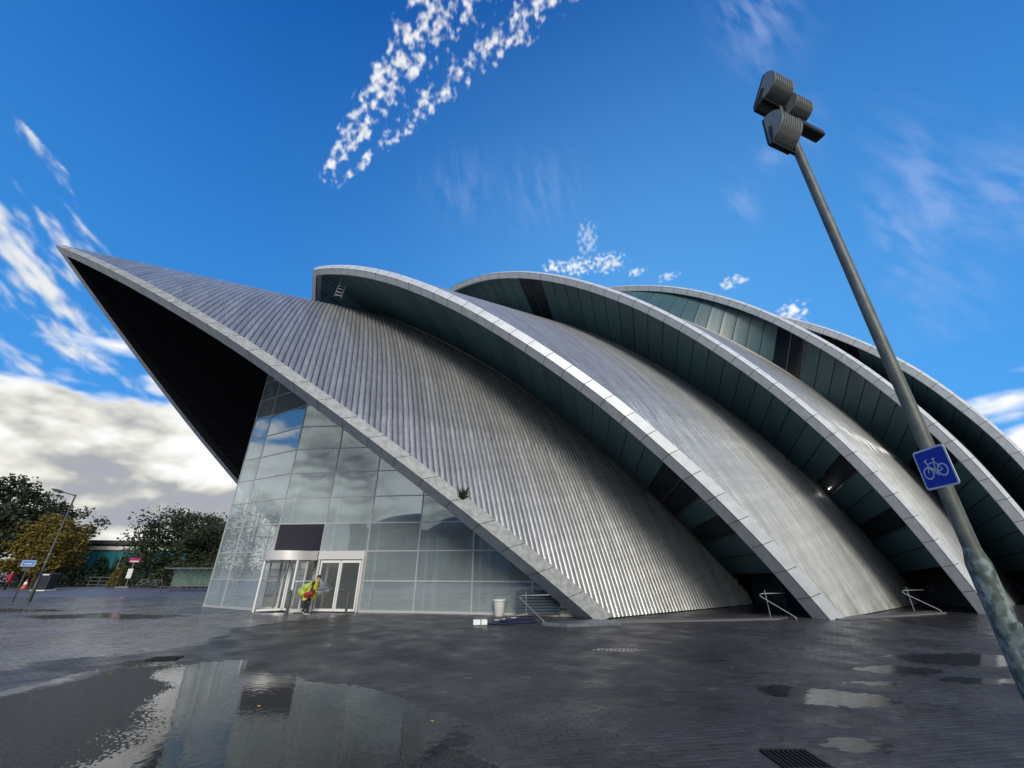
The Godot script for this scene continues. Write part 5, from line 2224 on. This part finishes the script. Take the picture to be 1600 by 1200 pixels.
func build_people() -> void:
	# person in a yellow cape, stooping forward, a full bag slung behind, beside the doors
	var o := base("person", Vector3(-9.72, 0, -21.55), 0.0)
	tag(o, "person in a yellow rain cape carrying a bulging yellow green bag past the doors", "person")
	# walking towards +x
	var f := Vector3(0.97, 0, 0.24).normalized()
	var s := Vector3(-0.24, 0, 0.97).normalized()
	var at := func(a: float, y: float, z: float) -> Vector3: return f * a + Vector3(0, y, 0) + s * z
	var bones: Array = []
	var hipL: Vector3 = at.call(0.0, 0.83, -0.09)
	var hipR: Vector3 = at.call(0.0, 0.83, 0.09)
	var kneeL: Vector3 = at.call(0.02, 0.46, -0.09)
	var kneeR: Vector3 = at.call(0.16, 0.45, 0.09)
	var ankL: Vector3 = at.call(-0.22, 0.13, -0.08)
	var ankR: Vector3 = at.call(0.10, 0.09, 0.09)
	bones.append([hipL, kneeL, 0.085, 0.06])
	bones.append([hipR, kneeR, 0.085, 0.06])
	bones.append([kneeL, ankL, 0.056, 0.042])
	bones.append([kneeR, ankR, 0.056, 0.042])
	bones.append([hipL, hipR, 0.1, 0.1])
	bones.append([at.call(0.0, 0.85, 0.0), at.call(0.14, 1.08, 0.0), 0.13, 0.14])
	bones.append([at.call(0.14, 1.08, 0.0), at.call(0.27, 1.27, 0.0), 0.14, 0.12])
	var shL: Vector3 = at.call(0.27, 1.28, -0.17)
	var shR: Vector3 = at.call(0.27, 1.28, 0.17)
	bones.append([shL, shR, 0.065, 0.065])
	bones.append([at.call(0.28, 1.28, 0), at.call(0.36, 1.38, 0), 0.06, 0.05])
	var elR: Vector3 = at.call(0.30, 1.02, 0.25)
	var wrR: Vector3 = at.call(0.47, 0.95, 0.17)
	var elL: Vector3 = at.call(0.12, 1.08, -0.27)
	var wrL: Vector3 = at.call(0.33, 1.16, -0.22)
	bones.append([shR, elR, 0.05, 0.042])
	bones.append([elR, wrR, 0.042, 0.03])
	bones.append([shL, elL, 0.05, 0.042])
	bones.append([elL, wrL, 0.042, 0.03])
	put(body_mesh(bones, 0.018, 0.06), "body", M.black, o)
	for w in [[wrR, (wrR - elR).normalized()], [wrL, (wrL - elL).normalized()]]:
		var hb: Array = []
		hand_bones(w[0], w[1], Vector3.UP.cross(w[1]).normalized(), hb)
		put(body_mesh(hb, 0.0065, 0.008), "hand", M.skin, o)
	head_of(o, at.call(0.36, 1.36, 0.0), (f + Vector3(0, -0.25, 0)).normalized(), 1.0)
	for k in 2:
		var an: Vector3 = ankL if k == 0 else ankR
		var toe := an + f * 0.19 + Vector3(0, -0.05 if k == 1 else -0.09, 0)
		var heel := an - f * 0.05 + Vector3(0, -0.045 if k == 1 else 0.0, 0)
		var sh := body_mesh([[heel, toe, 0.042, 0.036], [an, an - Vector3(0, 0.04, 0), 0.045, 0.048]], 0.012, 0.03)
		var shoe := put(sh, "shoe", M.black, o)
		var so := new_st()
		var mid := (heel + toe) * 0.5
		beam(so, heel - Vector3(0, 0.035, 0) - f * 0.03, toe - Vector3(0, 0.03, 0) + f * 0.03, 0.085, 0.022)
		put(so, "sole", M.shoe_white, shoe)
	# the cape: shoulders to mid thigh, open at the front, loose folds
	var st := new_st()
	var rows: Array = []
	for j in 13:
		var v := j / 12.0
		var row: Array = []
		for k in 25:
			var an := TAU * k / 24.0
			var c0: Vector3 = at.call(lerpf(0.30, 0.04, v), lerpf(1.37, 0.62, v), 0.0)
			var rx := lerpf(0.07, 0.27, pow(v, 0.6)) * (1.0 + 0.10 * sin(an * 6.0 + v * 4.0) * v)
			var rz := lerpf(0.08, 0.33, pow(v, 0.55)) * (1.0 + 0.10 * cos(an * 5.0 + v * 3.0) * v)
			row.append(c0 + f * cos(an) * rx + s * sin(an) * rz + Vector3(0, 0.05 * sin(an * 3.0) * v, 0))
		rows.append(row)
	for j in 12:
		strip(st, rows[j], rows[j + 1], 1)
	put(st, "cape", M.poncho, o)
	st = body_mesh([[at.call(0.31, 1.36, 0), at.call(0.27, 1.42, 0), 0.09, 0.07]], 0.016, 0.03)
	put(st, "hood", M.poncho, o)
	# what they carry
	var bg := base("carrier_bag", Vector3(-9.72, 0, -21.55))
	tag(bg, "bulging yellow green bag slung behind the person in the yellow cape", "bag")
	var bb: Array = [[at.call(0.16, 1.30, 0.14), at.call(-0.06, 1.12, 0.16), 0.07, 0.14], [at.call(-0.06, 1.12, 0.16), at.call(-0.30, 0.92, 0.14), 0.15, 0.17], [at.call(-0.30, 0.92, 0.14), at.call(-0.22, 0.78, 0.14), 0.16, 0.13], [at.call(-0.36, 0.98, 0.1), at.call(-0.16, 0.85, 0.22), 0.12, 0.12]]
	put(body_mesh(bb, 0.018, 0.08), "sack", M.bag, bg)
	var rb := base("red_bundle", Vector3(-9.72, 0, -21.55))
	tag(rb, "dark red bundle held at the hip of the person in the yellow cape", "bundle")
	put(body_mesh([[at.call(0.12, 0.80, 0.34), at.call(0.34, 0.86, 0.30), 0.10, 0.11], [at.call(0.24, 0.72, 0.33), at.call(0.3, 0.82, 0.31), 0.07, 0.08]], 0.016, 0.06), "cloth", M.red, rb)
	put(body_mesh([[at.call(0.30, 1.0, 0.28), at.call(0.40, 0.95, 0.24), 0.06, 0.05]], 0.016, 0.03), "dark_strap", M.black, rb)
	# person in red far to the left
	var p2 := base("person", Vector3(-50.4, 0, -44.8), deg_to_rad(70.0))
	tag(p2, "small distant person in a red coat at the far left edge", "person")
	var b2: Array = [[Vector3(-0.09, 0.85, 0), Vector3(-0.1, 0.48, 0.1), 0.085, 0.06], [Vector3(-0.1, 0.48, 0.1), Vector3(-0.1, 0.08, 0.02), 0.056, 0.045], [Vector3(0.09, 0.85, 0), Vector3(0.1, 0.48, -0.02), 0.085, 0.06], [Vector3(0.1, 0.48, -0.02), Vector3(0.1, 0.1, -0.2), 0.056, 0.045], [Vector3(-0.1, 0.07, 0.02), Vector3(-0.1, 0.05, 0.18), 0.045, 0.035], [Vector3(0.1, 0.09, -0.2), Vector3(0.1, 0.04, -0.05), 0.045, 0.035], [Vector3(-0.08, 0.87, 0), Vector3(0.08, 0.87, 0), 0.11, 0.11], [Vector3(0, 0.9, 0), Vector3(0, 1.3, 0.02), 0.13, 0.15], [Vector3(0, 1.3, 0.02), Vector3(0, 1.46, 0.03), 0.08, 0.05]]
	put(body_mesh(b2, 0.022, 0.06), "body", M.black, p2)
	var coat: Array = [[Vector3(0, 0.78, 0), Vector3(0, 1.32, 0.02), 0.20, 0.18], [Vector3(-0.17, 1.34, 0.02), Vector3(0.17, 1.34, 0.02), 0.08, 0.08], [Vector3(-0.2, 1.34, 0), Vector3(-0.27, 1.05, 0.06), 0.07, 0.06], [Vector3(-0.27, 1.05, 0.06), Vector3(-0.22, 0.86, 0.2), 0.058, 0.05], [Vector3(0.2, 1.34, 0), Vector3(0.27, 1.05, -0.02), 0.07, 0.06], [Vector3(0.27, 1.05, -0.02), Vector3(0.25, 0.84, 0.06), 0.058, 0.05]]
	put(body_mesh(coat, 0.024, 0.06), "coat", M.red, p2)
	for hnd in [[Vector3(-0.22, 0.86, 0.2), Vector3(0.1, -0.6, 0.6).normalized()], [Vector3(0.25, 0.84, 0.06), Vector3(0, -1, 0.2).normalized()]]:
		var hb: Array = []
		hand_bones(hnd[0], hnd[1], Vector3.RIGHT, hb)
		put(body_mesh(hb, 0.008, 0.008), "hand", M.skin, p2)
	head_of(p2, Vector3(0, 1.46, 0.03), Vector3(0, -0.05, 1).normalized(), 1.0)

# ================================================================ the small things round the feet of the shells
func build_small_things() -> void:
	# white tub standing by the glass
	var o := base("white_tub", Vector3(-0.66, 0, -20.6))
	tag(o, "white plastic tub standing against the glass right of the doors", "tub")
	var st := new_st()
	tube(st, [Vector3(0, 0.0, 0), Vector3(0, 0.02, 0), Vector3(0, 0.60, 0)], [0.2, 0.215, 0.27], 18, false)
	put(st, "body", M.bucket, o)
	st = new_st()
	tube(st, [Vector3(0, 0.56, 0), Vector3(0, 0.58, 0), Vector3(0, 0.66, 0), Vector3(0, 0.67, 0)], [0.27, 0.30, 0.30, 0.25], 18)
	put(st, "lid", M.bucket, o)
	# slatted blue screen behind the handrail
	o = base("slatted_screen", Vector3(1.05, 0, -20.2), deg_to_rad(2.0))
	tag(o, "dark blue slatted screen tucked under the first shell behind the handrail", "screen")
	for k in 8:
		st = new_st()
		cbox(st, Vector3(0, 0.16 + 0.115 * k, 0), Vector3(1.9, 0.095, 0.04), 0.008)
		put(st, "slat", M.slat_blue, o)
	for x in [-0.95, 0.95]:
		st = new_st()
		box(st, Vector3(x, 0.52, -0.05), Vector3(0.06, 1.06, 0.06))
		put(st, "post", M.frame_dark, o)
	# bent handrails
	handrail(Vector3(0.25, 0, -18.45), Vector3(1.0, 0, 0.30), "bent steel handrail before the blue screen at the first shell's foot")
	handrail(Vector3(10.75, 0, -19.9), Vector3(1.0, 0, 0.42), "bent steel handrail in the dark doorway behind the second rim")
	handrail(Vector3(19.6, 0, -22.9), Vector3(1.0, 0, 0.4), "bent steel handrail in the dark doorway behind the third rim")
	# folded things on the ground
	o = base("white_carton", Vector3(-1.27, 0, -17.5), 0.15)
	tag(o, "small white carton lying on the wet paving left of the handrail", "carton")
	st = new_st()
	cbox(st, Vector3(0, 0.09, 0), Vector3(0.52, 0.17, 0.3), 0.012)
	put(st, "box", M.white, o)
	st = new_st()
	box(st, Vector3(0.02, 0.178, 0), Vector3(0.05, 0.006, 0.3))
	box(st, Vector3(0.02, 0.09, 0.152), Vector3(0.05, 0.17, 0.006))
	put(st, "tape", M.galv, o)
	o = base("folded_banner", Vector3(0.0, 0, -17.95), deg_to_rad(14.0))
	tag(o, "dark navy folded banner lying on the ground beside the white carton", "banner")
	st = new_st()
	var r := RandomNumberGenerator.new()
	r.seed = 8
	for k in 4:
		cbox(st, Vector3(-0.1 + 0.1 * k, 0.035 + 0.04 * k, r.randf_range(-0.1, 0.1)), Vector3(1.9 - 0.25 * k, 0.05, 0.5 - 0.05 * k), 0.012, Basis(Vector3.UP, r.randf_range(-0.12, 0.12)))
	put(st, "folded_cloth", M.navy, o)
	st = new_st()
	for k in 5:
		box(st, Vector3(-0.7 + 0.33 * k, 0.2 - absf(k - 2.0) * 0.03, 0.12), Vector3(0.2, 0.012, 0.05), Basis(Vector3.UP, r.randf_range(-0.3, 0.3)))
	put(st, "white_print", M.white, o)
	st = new_st()
	tube(st, [Vector3(0.1, 0.24, -0.12), Vector3(0.62, 0.27, -0.2)], 0.045, 8)
	put(st, "rolled_end", M.galv, o)
	# pale slab at the foot of the first rim
	st = new_st()
	slab(st, PackedVector2Array([Vector2(1.05, -17.35), Vector2(1.9, -16.75), Vector2(4.0, -17.45), Vector2(3.3, -18.4)]), 0.10, 0.11)
	tag(put(st, "foot_slab", M.plinth), "pale grey slab under the foot of the first rim", "slab")
	# drain grates
	grate(Vector3(-8.14, 0.006, -11.22), deg_to_rad(8.0), 0.62, 0.36, "small iron drain grate at the corner of the asphalt on the left")
	grate(Vector3(3.08, 0.006, -5.72), deg_to_rad(0.0), 0.52, 0.5, "square iron drain grate at the bottom edge right of centre")
	# camera on the soffit, tuft on the rim, ladder in the second shell
	o = base("security_camera", hall.transform * Vector3(-3.55, 6.62, 8.9))
	tag(o, "small dark camera hanging under the first rim above the glass", "camera")
	st = new_st()
	tube(st, [Vector3(0, 0.45, 0), Vector3(0, 0.1, 0)], 0.03, 8)
	put(st, "stem", M.frame_dark, o)
	st = new_st()
	tube(st, [Vector3(0, 0.12, 0), Vector3(0, 0.02, 0), Vector3(0, -0.06, 0), Vector3(0, -0.12, 0)], [0.1, 0.12, 0.1, 0.03], 12)
	put(st, "dome", M.black, o)
	var c1 := cut_curve(1, RF[1], RG[1], 0.24)
	var spot: Vector3 = hall.transform * (resample(c1, 7.75) + Vector3(0.42, 0.1, 0.1))
	o = base("weed_tuft", spot)
	tag(o, "green tuft of weeds growing on the cap of the first rim", "plant")
	st = new_st()
	r.seed = 21
	for k in 80:
		var an := r.randf() * TAU
		var tip := Vector3(cos(an) * r.randf_range(0.05, 0.36), r.randf_range(0.12, 0.62), sin(an) * r.randf_range(0.05, 0.36))
		var sd := Vector3(-sin(an), 0, cos(an)) * 0.03
		tri(st, tip * 0.1 - sd, tip * 0.6 + sd + Vector3(0, 0.05, 0), tip)
		tri(st, tip * 0.1 + sd, tip, tip * 0.6 - sd)
	put(st, "leaves", M.leaf_dark_1, o)
	st = new_st()
	tube(st, [Vector3(0, -0.02, 0), Vector3(0.02, 0.2, 0)], 0.015, 5)
	put(st, "stalk", M.bark, o)
	ladder()
	# two lamps inside the glazed strip of the third wall
	for k in 2:
		var lp: Vector3 = hall.transform * [Vector3(17.2, 6.95, 22.75), Vector3(17.7, 6.5, 21.9)][k]
		o = base("spot_lamp", lp)
		tag(o, ["bright spot lamp behind the dark window of the third wall, the right one", "dimmer spot lamp behind the dark window of the third wall, the left one"][k], "lamp", "spot lamps behind the third wall's window")
		st = new_st()
		tube(st, [Vector3(0, -0.05, 0), Vector3(0, 0.0, 0), Vector3(0, 0.05, 0)], [0.02, 0.055 - 0.015 * k, 0.02], 8)
		put(st, "bulb", M.lamp_glow, o)
		var om := OmniLight3D.new()
		om.name = "glow"
		om.light_energy = 0.05
		om.light_size = 0.05
		om.omni_range = 40.0
		om.omni_attenuation = 2.0
		om.shadow_enabled = true
		o.add_child(om)
	# fallen leaves
	var leaf_mesh: Array = []
	for k in 2:
		st = new_st()
		var o2 := [Vector3(0, 0.004, 0.03), Vector3(0.014, 0.009, 0.008), Vector3(0.02, 0.004, -0.012), Vector3(0, 0.002, -0.03), Vector3(-0.02, 0.006, -0.01), Vector3(-0.014, 0.01, 0.01)]
		for j in range(1, 5):
			tri(st, o2[0], o2[j], o2[j + 1])
		leaf_mesh.append(mesh_of(st, M.yellow_leaf if k == 0 else M.brown_leaf))
	r.seed = 31
	for k in 46:
		var z := -5.0 - 14.0 * r.randf()
		var x := r.randf_range(-0.9, 1.0) * -z
		if k == 0:
			x = 2.59
			z = -11.61
		var lf := put_mesh(leaf_mesh[0 if r.randf() < 0.35 or k == 0 else 1], "fallen_leaf")
		lf.position = Vector3(x, 0.012, z)
		lf.rotation.y = r.randf() * TAU
		var sc := 1.5 if k == 0 else r.randf_range(0.6, 1.2)
		lf.scale = Vector3.ONE * sc
		tag(lf, "bright yellow fallen leaf on the dark paving right of the white carton" if k == 0 else "tiny brown fallen leaf scattered on the dark wet paving", "leaf", "fallen leaves on the wet paving")

func handrail(at: Vector3, dir: Vector3, label: String) -> void:
	var o := base("handrail", at)
	tag(o, label, "handrail", "bent handrails at the feet of the shells")
	var d := dir.normalized()
	var st := new_st()
	tube(st, [d * 1.25 + Vector3(0, 0.94, -0.5), d * 0.1 + Vector3(0, 0.92, 0), d * 0.02 + Vector3(0, 0.89, 0), Vector3(0, 0.83, 0), d * 0.06 + Vector3(0, 0.78, 0.0), d * 0.86 + Vector3(0, 0.14, 0.4), d * 0.95 + Vector3(0, 0.06, 0.42), d * 0.93 + Vector3(0, 0.0, 0.42)], 0.021, 8)
	put(st, "rail", M.galv, o)
	st = new_st()
	tube(st, [d * 0.25 + Vector3(0, 0.0, -0.05), d * 0.25 + Vector3(0, 1.06, -0.05)], 0.018, 8)
	put(st, "post", M.galv, o)

func grate(at: Vector3, turn: float, w: float, d: float, label: String) -> void:
	var o := base("drain_grate", at, turn)
	tag(o, label, "drain grate", "iron drain grates")
	var st := new_st()
	box(st, Vector3(0, -0.008, 0), Vector3(w, 0.012, d))
	put(st, "pit", M.joint, o)
	for z in [-1, 1]:
		st = new_st()
		box(st, Vector3(0, 0.004, z * (d * 0.5 - 0.015)), Vector3(w, 0.02, 0.03))
		put(st, "frame_bar", M.iron, o)
	for x in [-1, 1]:
		st = new_st()
		box(st, Vector3(x * (w * 0.5 - 0.015), 0.004, 0), Vector3(0.03, 0.019, d - 0.06))
		put(st, "frame_bar", M.iron, o)
	var n := int(w / 0.06)
	for k in n:
		st = new_st()
		box(st, Vector3(lerpf(-w * 0.5 + 0.06, w * 0.5 - 0.06, float(k) / (n - 1)), 0.003, 0), Vector3(0.022, 0.018, d - 0.06))
		put(st, "bar", M.iron, o)

func ladder() -> void:
	var o := Node3D.new()
	o.name = "ladder"
	add_child(o)
	o.transform = hall.transform * Transform3D(Basis(), Vector3(-8.5, 20.15, 1.9))
	tag(o, "thin metal ladder leaning inside the open end of the second shell", "ladder")
	var a := Vector3(0, 0, 0)
	var b := Vector3(0.25, 2.2, 0.45)
	for sg in [-1, 1]:
		var st := new_st()
		var w := Vector3(0.22 * sg, 0, 0.05 * sg)
		beam(st, a + w, b + w, 0.05, 0.05)
		put(st, "rail", M.galv, o)
	for k in 8:
		var st := new_st()
		var p := a.lerp(b, (k + 0.6) / 8.5)
		beam(st, p - Vector3(0.22, 0, 0.05), p + Vector3(0.22, 0, 0.05), 0.035, 0.035)
		put(st, "rung", M.galv, o)
